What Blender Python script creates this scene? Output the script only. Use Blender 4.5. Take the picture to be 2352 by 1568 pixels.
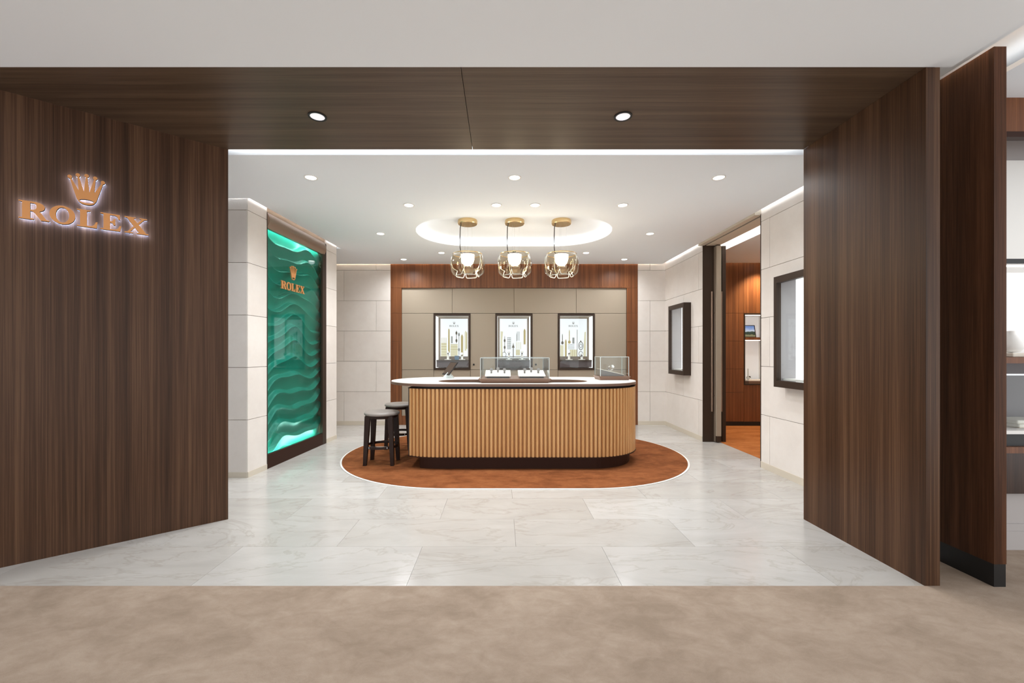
import bpy, math, random
from mathutils import Matrix, Vector
from mathutils.geometry import tessellate_polygon

# ------------------------------------------------------------------ camera, world, exposure
S = bpy.context.scene
for o in list(bpy.data.objects):
    bpy.data.objects.remove(o)
COL = S.collection
CAM_H, FPX, VPX, VPY = 1.35, 970.0, 1152.0, 810.0       # eye height, focal length and vanishing point in 2352x1568 pixels
cd = bpy.data.cameras.new('camera')
cam = bpy.data.objects.new('camera', cd)
COL.objects.link(cam)
cam.location = (0, 0, CAM_H)
cam.rotation_euler = (math.pi / 2, 0, 0)
cd.sensor_width = 36.0
cd.sensor_fit = 'HORIZONTAL'
cd.lens = FPX / 2352 * 36
cd.shift_x = (1176 - VPX) / 2352
cd.shift_y = (VPY - 784) / 2352
cd.clip_start = 0.05
S.camera = cam

W = bpy.data.worlds.new('world')
S.world = W
W.use_nodes = True
W.node_tree.nodes['Background'].inputs[0].default_value = (0.965, 0.985, 1.0, 1)
W.node_tree.nodes['Background'].inputs[1].default_value = 1.95
S.view_settings.view_transform = 'Standard'
S.view_settings.look = 'None'
S.view_settings.gamma = 1.0
S.view_settings.use_curve_mapping = False
S.view_settings.exposure = 0.0
SPOT_W = 58.0          # each ceiling downlight
LED = 28.0              # cove strips
S.cycles.max_bounces = 10
S.cycles.diffuse_bounces = 6
S.cycles.transparent_max_bounces = 24
S.cycles.sample_clamp_indirect = 6.0
S.cycles.use_denoising = True

# ------------------------------------------------------------------ materials
def lin(c):
    return tuple(((v / 255) / 12.92 if v / 255 <= 0.04045 else ((v / 255 + 0.055) / 1.055) ** 2.4) for v in c) + (1,)

MATS = {}
def mat(name, col, rough=0.5, metal=0.0, spec=0.5, emit=None, estr=0.0):
    m = bpy.data.materials.new(name)
    m.use_nodes = True
    b = m.node_tree.nodes['Principled BSDF']
    b.inputs['Base Color'].default_value = lin(col)
    b.inputs['Roughness'].default_value = rough
    b.inputs['Metallic'].default_value = metal
    b.inputs['Specular IOR Level'].default_value = spec
    if emit:
        b.inputs['Emission Color'].default_value = lin(emit)
        b.inputs['Emission Strength'].default_value = estr
    MATS[name] = m
    return m

def nd(m, typ, **kw):
    n = m.node_tree.nodes.new(typ)
    for k, v in kw.items():
        if k in n.inputs:
            n.inputs[k].default_value = v
        else:
            setattr(n, k, v)
    return n
def lk(m, a, b):
    m.node_tree.links.new(a, b)
def ramp(m, fac, stops):
    r = m.node_tree.nodes.new('ShaderNodeValToRGB')
    e = r.color_ramp.elements
    while len(e) < len(stops):
        e.new(0.5)
    for i, (p, c) in enumerate(stops):
        e[i].position = p
        e[i].color = lin(c)
    lk(m, fac, r.inputs[0])
    return r.outputs[0]
def coords(m, scale, world=True):
    if world:
        src = nd(m, 'ShaderNodeNewGeometry').outputs['Position']
    else:
        src = nd(m, 'ShaderNodeTexCoord').outputs['Object']
    mp = nd(m, 'ShaderNodeMapping')
    mp.inputs['Scale'].default_value = scale
    lk(m, src, mp.inputs['Vector'])
    return mp.outputs[0]
def bsdf(m):
    return m.node_tree.nodes['Principled BSDF']
def bump(m, h, strength, dist=0.01):
    b = nd(m, 'ShaderNodeBump')
    b.inputs['Strength'].default_value = strength
    b.inputs['Distance'].default_value = dist
    lk(m, h, b.inputs['Height'])
    lk(m, b.outputs[0], bsdf(m).inputs['Normal'])

def wood(name, cols, scale, rough=0.35, spec=0.4, fine=9.0, coarse=1.0, rvar=0.1):
    """straight-grained veneer; scale stretches the noise along the grain"""
    m = mat(name, cols[1], rough, 0, spec)
    v = coords(m, scale)
    n1 = nd(m, 'ShaderNodeTexNoise', Scale=coarse, Detail=3.0, Roughness=0.6)
    n2 = nd(m, 'ShaderNodeTexNoise', Scale=fine, Detail=5.0, Roughness=0.65)
    lk(m, v, n1.inputs['Vector']); lk(m, v, n2.inputs['Vector'])
    mx = nd(m, 'ShaderNodeMath', operation='MULTIPLY_ADD')
    mx.inputs[1].default_value = 0.5
    ml = nd(m, 'ShaderNodeMath', operation='MULTIPLY'); ml.inputs[1].default_value = 0.5
    lk(m, n2.outputs[0], ml.inputs[0])
    lk(m, n1.outputs[0], mx.inputs[0]); lk(m, ml.outputs[0], mx.inputs[2])
    c = ramp(m, mx.outputs[0], [(0.36, cols[0]), (0.5, cols[1]), (0.64, cols[2])])
    lk(m, c, bsdf(m).inputs['Base Color'])
    bump(m, n2.outputs[0], 0.04, 0.002)
    return m

# dark laminate of the portal: grain stands up on the jambs, runs across on the soffit
wood('veneer_vertical', [(50, 32, 20), (74, 50, 34), (100, 73, 53)], (14, 14, 0.12), 0.42, 0.22)
wood('veneer_across', [(66, 50, 38), (86, 68, 53), (104, 84, 67)], (0.18, 16, 14), 0.40, 0.35)
wood('walnut', [(86, 49, 27), (114, 69, 40), (138, 89, 55)], (26, 26, 0.25), 0.4, 0.35)
wood('fin_wood', [(50, 28, 15), (70, 42, 25), (90, 57, 37)], (16, 16, 0.3), 0.5, 0.15)
wood('dark_oak', [(38, 22, 15), (52, 32, 22), (66, 43, 31)], (20, 20, 0.6), 0.35, 0.4)
mat('bronze', (78, 64, 54), 0.35, 0.45)
mat('bronze_dark', (58, 45, 36), 0.45, 0.2, 0.3)
mat('bronze_light', (150, 128, 112), 0.35, 0.5)
mat('espresso', (50, 26, 16), 0.5, 0, 0.2)
mat('plaster_white', (240, 244, 248), 0.9, 0, 0.1)
mat('plaster_grey', (240, 245, 250), 0.9, 0, 0.1)
mat('lilac_grey', (176, 170, 168), 0.7)
mat('cream_wall', (232, 222, 205), 0.8, 0, 0.2)
mat('joint', (120, 100, 82), 0.9)
mat('base_stone', (208, 199, 184), 0.55)
mat('taupe', (158, 146, 130), 0.6, 0, 0.3)
mat('taupe_dark', (120, 106, 92), 0.6)
mat('white_paint', (236, 234, 230), 0.55)
mat('white_leather', (240, 238, 234), 0.5)
mat('black', (14, 12, 11), 0.5)
mat('steel', (190, 190, 190), 0.25, 0.9)
mat('gold', (218, 188, 138), 0.25, 0.9)
mat('brass_print', (186, 132, 76), 0.3, 0.7)
mat('sign_bronze', (214, 150, 92), 0.42, 0.4)
mat('seat_leather', (142, 134, 128), 0.45, 0, 0.45)
mat('stool_wood', (40, 24, 17), 0.42, 0, 0.25)
mat('counter_edge', (110, 82, 68), 0.4)
mat('tray_brown', (112, 84, 68), 0.4)
mat('pad_grey', (118, 112, 108), 0.6)
mat('lining', (170, 167, 170), 0.5)
mat('glossy_plum', (96, 84, 85), 0.3, 0, 0.5)
mat('screen', (20, 20, 22), 0.08)
mat('blue_box', (96, 124, 150), 0.4)
mat('felt_cream', (232, 225, 212), 0.7)
mat('led_white', (255, 255, 255), 0.5, emit=(255, 254, 252), estr=LED)
mat('led_warm', (255, 255, 255), 0.5, emit=(255, 228, 196), estr=LED * 1.3)
mat('led_teal', (255, 255, 255), 0.5, emit=(225, 255, 246), estr=LED * 1.5)
mat('lamp_face', (255, 255, 255), 0.5, emit=(255, 252, 246), estr=7.0)
mat('lamp_face_dim', (235, 235, 238), 0.5, emit=(240, 240, 246), estr=0.62)
mat('led_soft', (255, 255, 255), 0.5, emit=(255, 250, 243), estr=5.0)
mat('led_dim_warm', (255, 255, 255), 0.5, emit=(255, 206, 150), estr=14.0)
mat('led_cove', (255, 255, 255), 0.5, emit=(255, 253, 250), estr=11.0)
mat('halo', (255, 255, 255), 0.5, emit=(178, 204, 255), estr=34.0)
mat('side_light', (255, 255, 255), 0.5, emit=(248, 248, 246), estr=1.15)
mat('graphic_white', (110, 112, 114), 0.5, emit=(243, 247, 250), estr=0.95)
mat('print_gold', (60, 58, 50), 0.6, emit=(196, 174, 100), estr=0.75)
mat('print_pale', (60, 58, 50), 0.6, emit=(232, 226, 190), estr=0.85)
mat('print_grey', (60, 58, 50), 0.6, emit=(150, 152, 150), estr=0.75)
mat('print_dark', (60, 58, 50), 0.6, emit=(92, 80, 58), estr=0.7)
mat('diffuser', (255, 255, 255), 0.5, emit=(255, 244, 222), estr=5.0)
mat('vitrine_white', (240, 240, 240), 0.6, emit=(250, 248, 244), estr=0.25)

# gold fluting
m = mat('flute_gold', (206, 158, 104), 0.36, 0.35, 0.5)
v = coords(m, (30, 30, 0.6)); n = nd(m, 'ShaderNodeTexNoise', Scale=2.0, Detail=3.0); lk(m, v, n.inputs['Vector'])
lk(m, ramp(m, n.outputs[0], [(0.35, (196, 146, 92)), (0.65, (214, 168, 114))]), bsdf(m).inputs['Base Color'])
mat('flute_back', (158, 112, 68), 0.5, 0.2)

# wall stone
m = mat('limestone', (214, 206, 198), 0.62, 0, 0.3)
v = coords(m, (1, 1, 1)); n = nd(m, 'ShaderNodeTexNoise', Scale=3.0, Detail=6.0, Roughness=0.7); lk(m, v, n.inputs['Vector'])
oi = nd(m, 'ShaderNodeObjectInfo')
a = nd(m, 'ShaderNodeMath', operation='MULTIPLY_ADD'); a.inputs[1].default_value = 0.35; lk(m, oi.outputs['Random'], a.inputs[0]); lk(m, n.outputs[0], a.inputs[2])
lk(m, ramp(m, a.outputs[0], [(0.35, (219, 212, 206)), (0.95, (232, 227, 222))]), bsdf(m).inputs['Base Color'])
n3 = nd(m, 'ShaderNodeTexNoise', Scale=120.0, Detail=2.0); lk(m, v, n3.inputs['Vector']); bump(m, n3.outputs[0], 0.08, 0.002)

# marble floor
m = mat('marble', (214, 212, 208), 0.2, 0, 0.5)
v = coords(m, (0.7, 1.6, 1)); 
oi = nd(m, 'ShaderNodeObjectInfo')
off = nd(m, 'ShaderNodeVectorMath', operation='ADD'); sc = nd(m, 'ShaderNodeVectorMath', operation='SCALE'); sc.inputs[3].default_value = 7.0
cmb = nd(m, 'ShaderNodeCombineXYZ'); lk(m, oi.outputs['Random'], cmb.inputs[0]); lk(m, oi.outputs['Random'], cmb.inputs[2])
lk(m, cmb.outputs[0], sc.inputs[0]); lk(m, v, off.inputs[0]); lk(m, sc.outputs[0], off.inputs[1])
n1 = nd(m, 'ShaderNodeTexNoise', Scale=2.2, Detail=8.0, Roughness=0.65, Distortion=0.8); lk(m, off.outputs[0], n1.inputs['Vector'])
n2 = nd(m, 'ShaderNodeTexNoise', Scale=1.1, Detail=6.0, Roughness=0.6, Distortion=1.6); lk(m, off.outputs[0], n2.inputs['Vector'])
sb = nd(m, 'ShaderNodeMath', operation='SUBTRACT'); sb.inputs[1].default_value = 0.5; lk(m, n2.outputs[0], sb.inputs[0])
ab = nd(m, 'ShaderNodeMath', operation='ABSOLUTE'); lk(m, sb.outputs[0], ab.inputs[0])
base = ramp(m, n1.outputs[0], [(0.3, (193, 191, 188)), (0.5, (201, 199, 196)), (0.7, (207, 206, 204))])
vein = ramp(m, ab.outputs[0], [(0.0, (228, 224, 218)), (0.02, (250, 250, 250)), (1, (255, 255, 255))])
mxc = nd(m, 'ShaderNodeMix', data_type='RGBA', blend_type='MULTIPLY'); mxc.inputs[0].default_value = 0.6
lk(m, base, mxc.inputs[6]); lk(m, vein, mxc.inputs[7])
tint = ramp(m, oi.outputs['Random'], [(0, (238, 236, 233)), (1, (255, 255, 255))])
mx2 = nd(m, 'ShaderNodeMix', data_type='RGBA', blend_type='MULTIPLY'); mx2.inputs[0].default_value = 1.0
lk(m, mxc.outputs[2], mx2.inputs[6]); lk(m, tint, mx2.inputs[7])
lk(m, mx2.outputs[2], bsdf(m).inputs['Base Color'])

# carpets
def carpet(name, cols, s1=2.2, s2=9.0, squash=(1, 1.6, 1)):
    m = mat(name, cols[1], 0.95, 0, 0.1)
    v = coords(m, squash)
    a = nd(m, 'ShaderNodeTexNoise', Scale=s1, Detail=5.0, Roughness=0.6, Distortion=0.7); lk(m, v, a.inputs['Vector'])
    b = nd(m, 'ShaderNodeTexNoise', Scale=s2, Detail=4.0, Roughness=0.7, Distortion=0.5); lk(m, v, b.inputs['Vector'])
    f = nd(m, 'ShaderNodeTexNoise', Scale=420.0, Detail=2.0); lk(m, v, f.inputs['Vector'])
    t = nd(m, 'ShaderNodeMath', operation='MULTIPLY_ADD'); t.inputs[1].default_value = 0.5
    u = nd(m, 'ShaderNodeMath', operation='MULTIPLY_ADD'); u.inputs[1].default_value = 0.32
    w = nd(m, 'ShaderNodeMath', operation='MULTIPLY'); w.inputs[1].default_value = 0.18
    lk(m, f.outputs[0], w.inputs[0]); lk(m, b.outputs[0], u.inputs[0]); lk(m, w.outputs[0], u.inputs[2])
    lk(m, a.outputs[0], t.inputs[0]); lk(m, u.outputs[0], t.inputs[2])
    lk(m, ramp(m, t.outputs[0], [(0.38, cols[0]), (0.5, cols[1]), (0.62, cols[2])]), bsdf(m).inputs['Base Color'])
    bump(m, f.outputs[0], 0.5, 0.004)
    return m
carpet('mall_carpet', [(152, 135, 119), (167, 149, 133), (179, 162, 146)])
carpet('rug_rust', [(112, 65, 37), (138, 83, 49), (156, 98, 60)], 3.0, 11.0)
carpet('room_carpet', [(150, 88, 44), (172, 106, 58), (188, 122, 74)], 3.0, 10.0, (0.7, 2.2, 1))

# countertop leather/stone
mat('counter_top', (234, 231, 227), 0.35, 0, 0.5)

def glass(name, tint, f0=0.022, rough=0.0, boost=1.0):
    """clear pane: see-through with a Fresnel reflection"""
    m = bpy.data.materials.new(name); m.use_nodes = True
    nt = m.node_tree
    for n in list(nt.nodes):
        nt.nodes.remove(n)
    out = nt.nodes.new('ShaderNodeOutputMaterial')
    tr = nt.nodes.new('ShaderNodeBsdfTransparent'); tr.inputs[0].default_value = lin(tint)
    gl = nt.nodes.new('ShaderNodeBsdfGlossy'); gl.inputs['Roughness'].default_value = rough
    lw = nt.nodes.new('ShaderNodeLayerWeight'); lw.inputs[0].default_value = 0.5
    pw = nt.nodes.new('ShaderNodeMath'); pw.operation = 'POWER'; pw.inputs[1].default_value = 5.0
    fr = nt.nodes.new('ShaderNodeMath'); fr.operation = 'MULTIPLY_ADD'; fr.inputs[1].default_value = 0.96; fr.inputs[2].default_value = f0
    nt.links.new(lw.outputs['Facing'], pw.inputs[0]); nt.links.new(pw.outputs[0], fr.inputs[0])
    mu = nt.nodes.new('ShaderNodeMath'); mu.operation = 'MULTIPLY'; mu.inputs[1].default_value = boost; mu.use_clamp = True
    mx = nt.nodes.new('ShaderNodeMixShader')
    nt.links.new(fr.outputs[0], mu.inputs[0]); nt.links.new(mu.outputs[0], mx.inputs[0])
    nt.links.new(tr.outputs[0], mx.inputs[1]); nt.links.new(gl.outputs[0], mx.inputs[2]); nt.links.new(mx.outputs[0], out.inputs[0])
    MATS[name] = m
glass('pane_glass', (250, 252, 252))
glass('case_glass', (251, 253, 253), boost=0.8)
glass('glass_edge', (206, 220, 224), boost=1.6)
glass('teal_glass', (226, 246, 243), boost=1.0)
glass('smoked_glass', (248, 244, 236), boost=1.2)
m = mat('acrylic', (196, 206, 206), 0.1, 0, 0.6)
m = mat('wave_teal', (36, 138, 124), 0.36, 0, 0.5)

# picture in the inner room: a landscape under a pale sky
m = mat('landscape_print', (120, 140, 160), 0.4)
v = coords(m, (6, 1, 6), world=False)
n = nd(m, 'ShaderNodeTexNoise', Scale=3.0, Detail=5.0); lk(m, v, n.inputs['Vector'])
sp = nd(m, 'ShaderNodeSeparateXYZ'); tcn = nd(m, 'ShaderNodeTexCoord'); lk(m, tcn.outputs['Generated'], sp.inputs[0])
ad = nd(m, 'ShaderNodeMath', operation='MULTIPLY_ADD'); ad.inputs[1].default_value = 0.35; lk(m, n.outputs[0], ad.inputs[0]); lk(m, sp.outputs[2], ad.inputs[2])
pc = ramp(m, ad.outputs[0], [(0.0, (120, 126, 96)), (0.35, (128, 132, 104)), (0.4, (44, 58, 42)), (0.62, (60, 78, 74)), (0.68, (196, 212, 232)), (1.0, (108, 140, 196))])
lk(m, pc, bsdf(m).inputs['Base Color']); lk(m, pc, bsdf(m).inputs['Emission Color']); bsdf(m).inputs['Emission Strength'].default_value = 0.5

# ------------------------------------------------------------------ mesh helpers
def link(o, parent=None):
    COL.objects.link(o)
    if parent is not None:
        o.parent = parent
    return o
def wloc(o):
    v = Vector((0, 0, 0))
    while o is not None:
        v += o.location
        o = o.parent
    return v
def obj(name, vf, material, parent=None, smooth=False, M=None, bev=0.0):
    """one mesh object from world-space verts; its origin goes to its bottom centre"""
    vs, fs = vf
    vs = [Vector(v) for v in vs]
    if M is not None:
        vs = [M @ v for v in vs]
    xs = [v.x for v in vs]; ys = [v.y for v in vs]; zs = [v.z for v in vs]
    c = Vector(((min(xs) + max(xs)) / 2, (min(ys) + max(ys)) / 2, min(zs)))
    me = bpy.data.meshes.new(name)
    me.from_pydata([v - c for v in vs], [], fs)
    me.materials.append(MATS[material])
    me.update()
    import bmesh
    bm = bmesh.new(); bm.from_mesh(me)
    bmesh.ops.recalc_face_normals(bm, faces=bm.faces)
    if bev:
        bmesh.ops.bevel(bm, geom=list(bm.edges), offset=bev, segments=2, affect='EDGES', profile=0.5)
    bm.to_mesh(me); bm.free()
    if smooth:
        for p in me.polygons:
            p.use_smooth = True
        me.set_sharp_from_angle(angle=math.radians(40))
    o = bpy.data.objects.new(name, me)
    o.location = c - (wloc(parent) if parent is not None else Vector((0, 0, 0)))
    return link(o, parent)
def tag(o, label, cat=None, group=None, kind=None):
    o['label'] = label
    if cat: o['category'] = cat
    if group: o['group'] = group
    if kind: o['kind'] = kind
    return o
def thing(name, loc, label, cat, group=None):
    o = bpy.data.objects.new(name, None)
    o.empty_display_size = 0.1
    o.location = loc
    link(o)
    return tag(o, label, cat, group)
def struct(name, vf, material, label, M=None, bev=0.0):
    o = obj(name, vf, material, None, M=M, bev=bev)
    return tag(o, label, None, None, 'structure')

def bx(x0, x1, y0, y1, z0, z1):
    v = [(x0, y0, z0), (x1, y0, z0), (x1, y1, z0), (x0, y1, z0), (x0, y0, z1), (x1, y0, z1), (x1, y1, z1), (x0, y1, z1)]
    f = [(3, 2, 1, 0), (4, 5, 6, 7), (0, 1, 5, 4), (1, 2, 6, 5), (2, 3, 7, 6), (3, 0, 4, 7)]
    return v, f
def join(*vfs):
    V, F = [], []
    for v, f in vfs:
        k = len(V)
        V += list(v)
        F += [tuple(i + k for i in t) for t in f]
    return V, F
def prism(outer, holes, w0, w1, axis='z'):
    """flat outline with holes, extruded. axis z: outline lies in xy. axis y: outline is (x,z), extruded along y"""
    loops = [list(outer)] + [list(h) for h in holes]
    flat = [p for l in loops for p in l]
    tris = tessellate_polygon([[Vector((p[0], p[1], 0)) for p in l] for l in loops])
    n = len(flat)
    P = (lambda p, w: (p[0], p[1], w)) if axis == 'z' else (lambda p, w: (p[0], w, p[1]))
    V = [P(p, w0) for p in flat] + [P(p, w1) for p in flat]
    F = [tuple(t) for t in tris] + [tuple(i + n for i in reversed(t)) for t in tris]
    k = 0
    for l in loops:
        L = len(l)
        for i in range(L):
            a, b = k + i, k + (i + 1) % L
            F.append((a, b, b + n, a + n))
        k += L
    return V, F
def flat(outer, holes, w):
    V, F = prism(outer, holes, w, w + 0.001, 'y')
    n = len(V) // 2
    return V[:n], [f for f in F if len(f) == 3 and max(f) < n]
def ell(cx, cy, rx, ry, n=32, a0=0.0):
    return [(cx + rx * math.cos(a0 + 2 * math.pi * i / n), cy + ry * math.sin(a0 + 2 * math.pi * i / n)) for i in range(n)]
def stadium(xl, xr, yc, r, n=24):
    p = [(xr + r * math.cos(a), yc + r * math.sin(a)) for a in [-math.pi / 2 + math.pi * i / n for i in range(n + 1)]]
    p += [(xl + r * math.cos(a), yc + r * math.sin(a)) for a in [math.pi / 2 + math.pi * i / n for i in range(n + 1)]]
    return p
def cutstad(xcut, xl, xr, yc, r, n=24):
    """stadium with its left end cut straight at xcut"""
    return [p for p in cut_poly(stadium(xl, xr, yc, r, n), xcut)]
def cut_poly(poly, xc):
    out = []
    for i, p in enumerate(poly):
        q = poly[(i + 1) % len(poly)]
        if p[0] >= xc: out.append(p)
        if (p[0] - xc) * (q[0] - xc) < 0:
            t = (xc - p[0]) / (q[0] - p[0])
            out.append((xc, p[1] + t * (q[1] - p[1])))
    return out
def lathe(prof, n=32, cx=0, cy=0, cz=0, close=False):
    V, F = [], []
    for i in range(n):
        a = 2 * math.pi * i / n
        for r, z in prof:
            V.append((cx + r * math.cos(a), cy + r * math.sin(a), cz + z))
    m = len(prof)
    for i in range(n):
        j = (i + 1) % n
        for k in range(m if close else m - 1):
            k2 = (k + 1) % m
            F.append((i * m + k, j * m + k, j * m + k2, i * m + k2))
    if not close:
        if prof[0][0] > 1e-6: F.append(tuple(i * m for i in range(n)))
        if prof[-1][0] > 1e-6: F.append(tuple(i * m + m - 1 for i in reversed(range(n))))
    return V, F
def disc(cx, cy, z0, z1, r, n=24):
    return lathe([(r, z0), (r, z1)], n, cx, cy, 0)
def tube(pts, r, n=8):
    V, F = [], []
    P = [Vector(p) for p in pts]
    for i, p in enumerate(P):
        t = (P[min(i + 1, len(P) - 1)] - P[max(i - 1, 0)]).normalized()
        u = t.cross(Vector((0, 0, 1)))
        if u.length < 1e-3: u = Vector((1, 0, 0))
        u.normalize(); w = t.cross(u)
        for k in range(n):
            a = 2 * math.pi * k / n
            V.append(tuple(p + (u * math.cos(a) + w * math.sin(a)) * r))
    for i in range(len(P) - 1):
        for k in range(n):
            F.append((i * n + k, i * n + (k + 1) % n, (i + 1) * n + (k + 1) % n, (i + 1) * n + k))
    F.append(tuple(range(n))); F.append(tuple((len(P) - 1) * n + k for k in reversed(range(n))))
    return V, F
def ring_rect(x0, x1, z0, z1, t, y0, y1, tb=None):
    """upright rectangular frame"""
    tb = t if tb is None else tb
    return prism([(x0, z0), (x1, z0), (x1, z1), (x0, z1)], [[(x0 + t, z0 + tb), (x0 + t, z1 - tb), (x1 - t, z1 - tb), (x1 - t, z0 + tb)]], y0, y1, 'y')

# ------------------------------------------------------------------ dimensions
ZC = 3.0                                   # ceiling and portal height
YF, YI = 2.44, 3.428                       # portal front and back edges
XJR = 2.452                                # right jamb
YB = 7.90                                  # back wall
XR = 3.06                                  # right wall
COURSES = [0.0, 0.625, 1.192, 1.759, 2.326, 2.893, 3.17]
def bxp(px): return (px - VPX) / FPX * YB          # back-wall pixel -> metres
def bzp(py): return CAM_H - (py - VPY) / FPX * YB

def rects_minus(r, holes):
    """split a rectangle around rectangular holes into sub-rectangles (still one stone)"""
    out = [r]
    for h in holes:
        nx = []
        for (a, b, c, d) in out:
            A, B, Cc, D = max(a, h[0]), min(b, h[1]), max(c, h[2]), min(d, h[3])
            if A >= B or Cc >= D:
                nx.append((a, b, c, d)); continue
            if c < Cc: nx.append((a, b, c, Cc))
            if D < d: nx.append((a, b, D, d))
            if a < A: nx.append((a, A, Cc, D))
            if B < b: nx.append((B, b, Cc, D))
        out = nx
    return out
def stones(parent, M, u0, u1, joints, holes=(), courses=COURSES, gap=0.005, t=0.02):
    """courses of stone slabs on a wall: M takes (u, outward, z) to the world"""
    for k in range(len(courses) - 1):
        us = [u0] + [j for j in joints[k % len(joints)] if u0 < j < u1] + [u1]
        for i in range(len(us) - 1):
            g0 = gap / 2 if i else 0; g1 = gap / 2 if i < len(us) - 2 else 0
            r = (us[i] + g0, us[i + 1] - g1, courses[k] + (gap / 2 if k else 0), courses[k + 1] - gap / 2)
            parts = rects_minus(r, holes)
            if not parts: continue
            vf = join(*[bx(a, b, 0.0, t, c, d) for (a, b, c, d) in parts])
            obj('stone_slab', vf, 'limestone', parent, M=M)
def frame(o, ux, uy):
    """matrix: local x along (ux,uy), local y = outward normal to its right side, z up"""
    u = Vector((ux, uy, 0)).normalized(); n = Vector((u.y, -u.x, 0))
    return Matrix(((u.x, n.x, 0, o[0]), (u.y, n.y, 0, o[1]), (0, 0, 1, 0), (0, 0, 0, 1)))

# ------------------------------------------------------------------ floors
fl = struct('floor_marble', bx(-4.3, 3.30, YF, 8.0, -0.06, -0.012), 'joint', 'pale veined marble tile floor of the boutique')
rows = [YF + 0.5] + [2.943 + 0.4855 * k for k in range(1, 12)]
rows = [YF, 2.943] + [2.943 + 0.4855 * k for k in range(1, 11)] + [7.98]
offs = [-0.552, 0.10, -0.50, 0.10, -0.42, 0.18, -0.55, 0.05, -0.45, 0.15, -0.5, 0.1]
for k in range(len(rows) - 1):
    xs = [-4.3] + [offs[k] + 1.25 * j for j in range(-4, 5) if -4.1 < offs[k] + 1.25 * j < 3.2] + [3.30]
    for i in range(len(xs) - 1):
        obj('marble_tile', bx(xs[i] + 0.0008, xs[i + 1] - 0.0008, rows[k] + 0.0008, rows[k + 1] - 0.0008, -0.012, 0), 'marble', fl)
struct('floor_carpet', bx(-7, 6, -3.5, YF, -0.06, 0.004), 'mall_carpet', 'beige mottled carpet in front of the boutique')
struct('floor_carpet', bx(XJR + 0.08, 6, YF, 3.4, -0.06, 0.0035), 'mall_carpet', 'beige carpet running beside the right portal post')
struct('floor_carpet_inner', bx(3.30, 5.7, 4.9, 8.0, -0.06, 0.002), 'room_carpet', 'orange brown carpet of the side room beyond the doorway')

# ------------------------------------------------------------------ portal
PL0, PL1 = Vector((-2.219, 3.428, 0)), Vector((-3.40, 2.44, 0))
dL = (PL0 - PL1).normalized()
ML = frame((PL1.x, PL1.y), dL.x, dL.y)          # local x runs inward along the splayed jamb, y faces the opening
LJ = (PL0 - PL1).length
struct('wall_portal_left', bx(0, LJ, -0.10, 0, 0, ZC), 'veneer_vertical', 'dark brown wood veneer panel on the left of the portal', M=ML)
struct('wall_mall_left', bx(-7, -3.40, YF, YF + 0.1, 0, ZC), 'veneer_vertical', 'dark brown veneer wall running left from the portal')
struct('wall_portal_right', bx(XJR, XJR + 0.081, YF, YI, 0, ZC - 0.001), 'veneer_vertical', 'dark brown wood veneer jamb on the right of the portal')
sof = struct('ceiling_portal', bx(-3.5, XJR + 0.081, YF, YI - 0.01, ZC + 0.02, ZC + 0.05), 'black', 'dark brown veneer soffit of the portal')
obj('soffit_panel', prism([(-3.40, YF), (-0.237, YF), (-0.237, YI), (-2.219, YI)], [], ZC, ZC + 0.02), 'veneer_across', sof)
obj('soffit_panel', bx(-0.233, XJR, YF, YI, ZC, ZC + 0.02), 'veneer_across', sof)
obj('led_strip', bx(-2.3, XJR, YI - 0.06, YI - 0.03, ZC + 0.05, ZC + 0.06), 'led_white', sof)

# ------------------------------------------------------------------ ceilings
cm = struct('ceiling_mall', bx(-7, 2.60, -2.5, YF, ZC, ZC + 0.05), 'plaster_white', 'plain pale grey plaster ceiling in front of the portal')
struct('ceiling_mall_step', bx(2.54, 2.775, -2.5, 2.78, 3.09, 3.12), 'plaster_white', 'raised plaster ceiling strip beside the wooden fin')
COVE = (-0.449, 0.783, 5.83, 0.72)
YS = 3.525
XE = 2.985                                  # ceiling edge by the right wall
cs = struct('ceiling_shop', prism([(-4.25, YS), (XE, YS), (XE, 7.85), (-4.25, 7.85), (-4.25, 6.70), (-2.54, 6.70), (-2.69, 4.51), (-4.25, 4.51)],
            [list(reversed(stadium(*COVE)))], ZC, ZC + 0.03), 'plaster_grey', 'pale grey plaster ceiling of the boutique with a lit oval recess')
# ceiling over the wide left bay and behind the green wall
struct('ceiling_cap', bx(-4.4, 3.32, YI - 0.2, 8.45, 3.20, 3.24), 'plaster_white', 'upper ceiling above the light slots')
obj('slot_face', bx(-3.3, XE, YS, YS + 0.02, ZC + 0.03, 3.20), 'plaster_white', cs)
# oval recess: upright wall set back behind the lip, bright strip on the lip, dropped panel above
big = (COVE[0], COVE[1], COVE[2], COVE[3] + 0.10)
obj('recess_wall', prism(stadium(big[0], big[1], big[2], big[3] + 0.015), [list(reversed(stadium(*big)))], ZC + 0.03, 3.105), 'plaster_white', cs)
obj('recess_panel', prism(stadium(*big), [], 3.105, 3.13), 'plaster_white', cs)
obj('led_strip', prism(stadium(COVE[0], COVE[1], COVE[2], COVE[3] + 0.075), [list(reversed(stadium(COVE[0], COVE[1], COVE[2], COVE[3] + 0.05)))], ZC + 0.03, ZC + 0.04), 'led_cove', cs)
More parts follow.
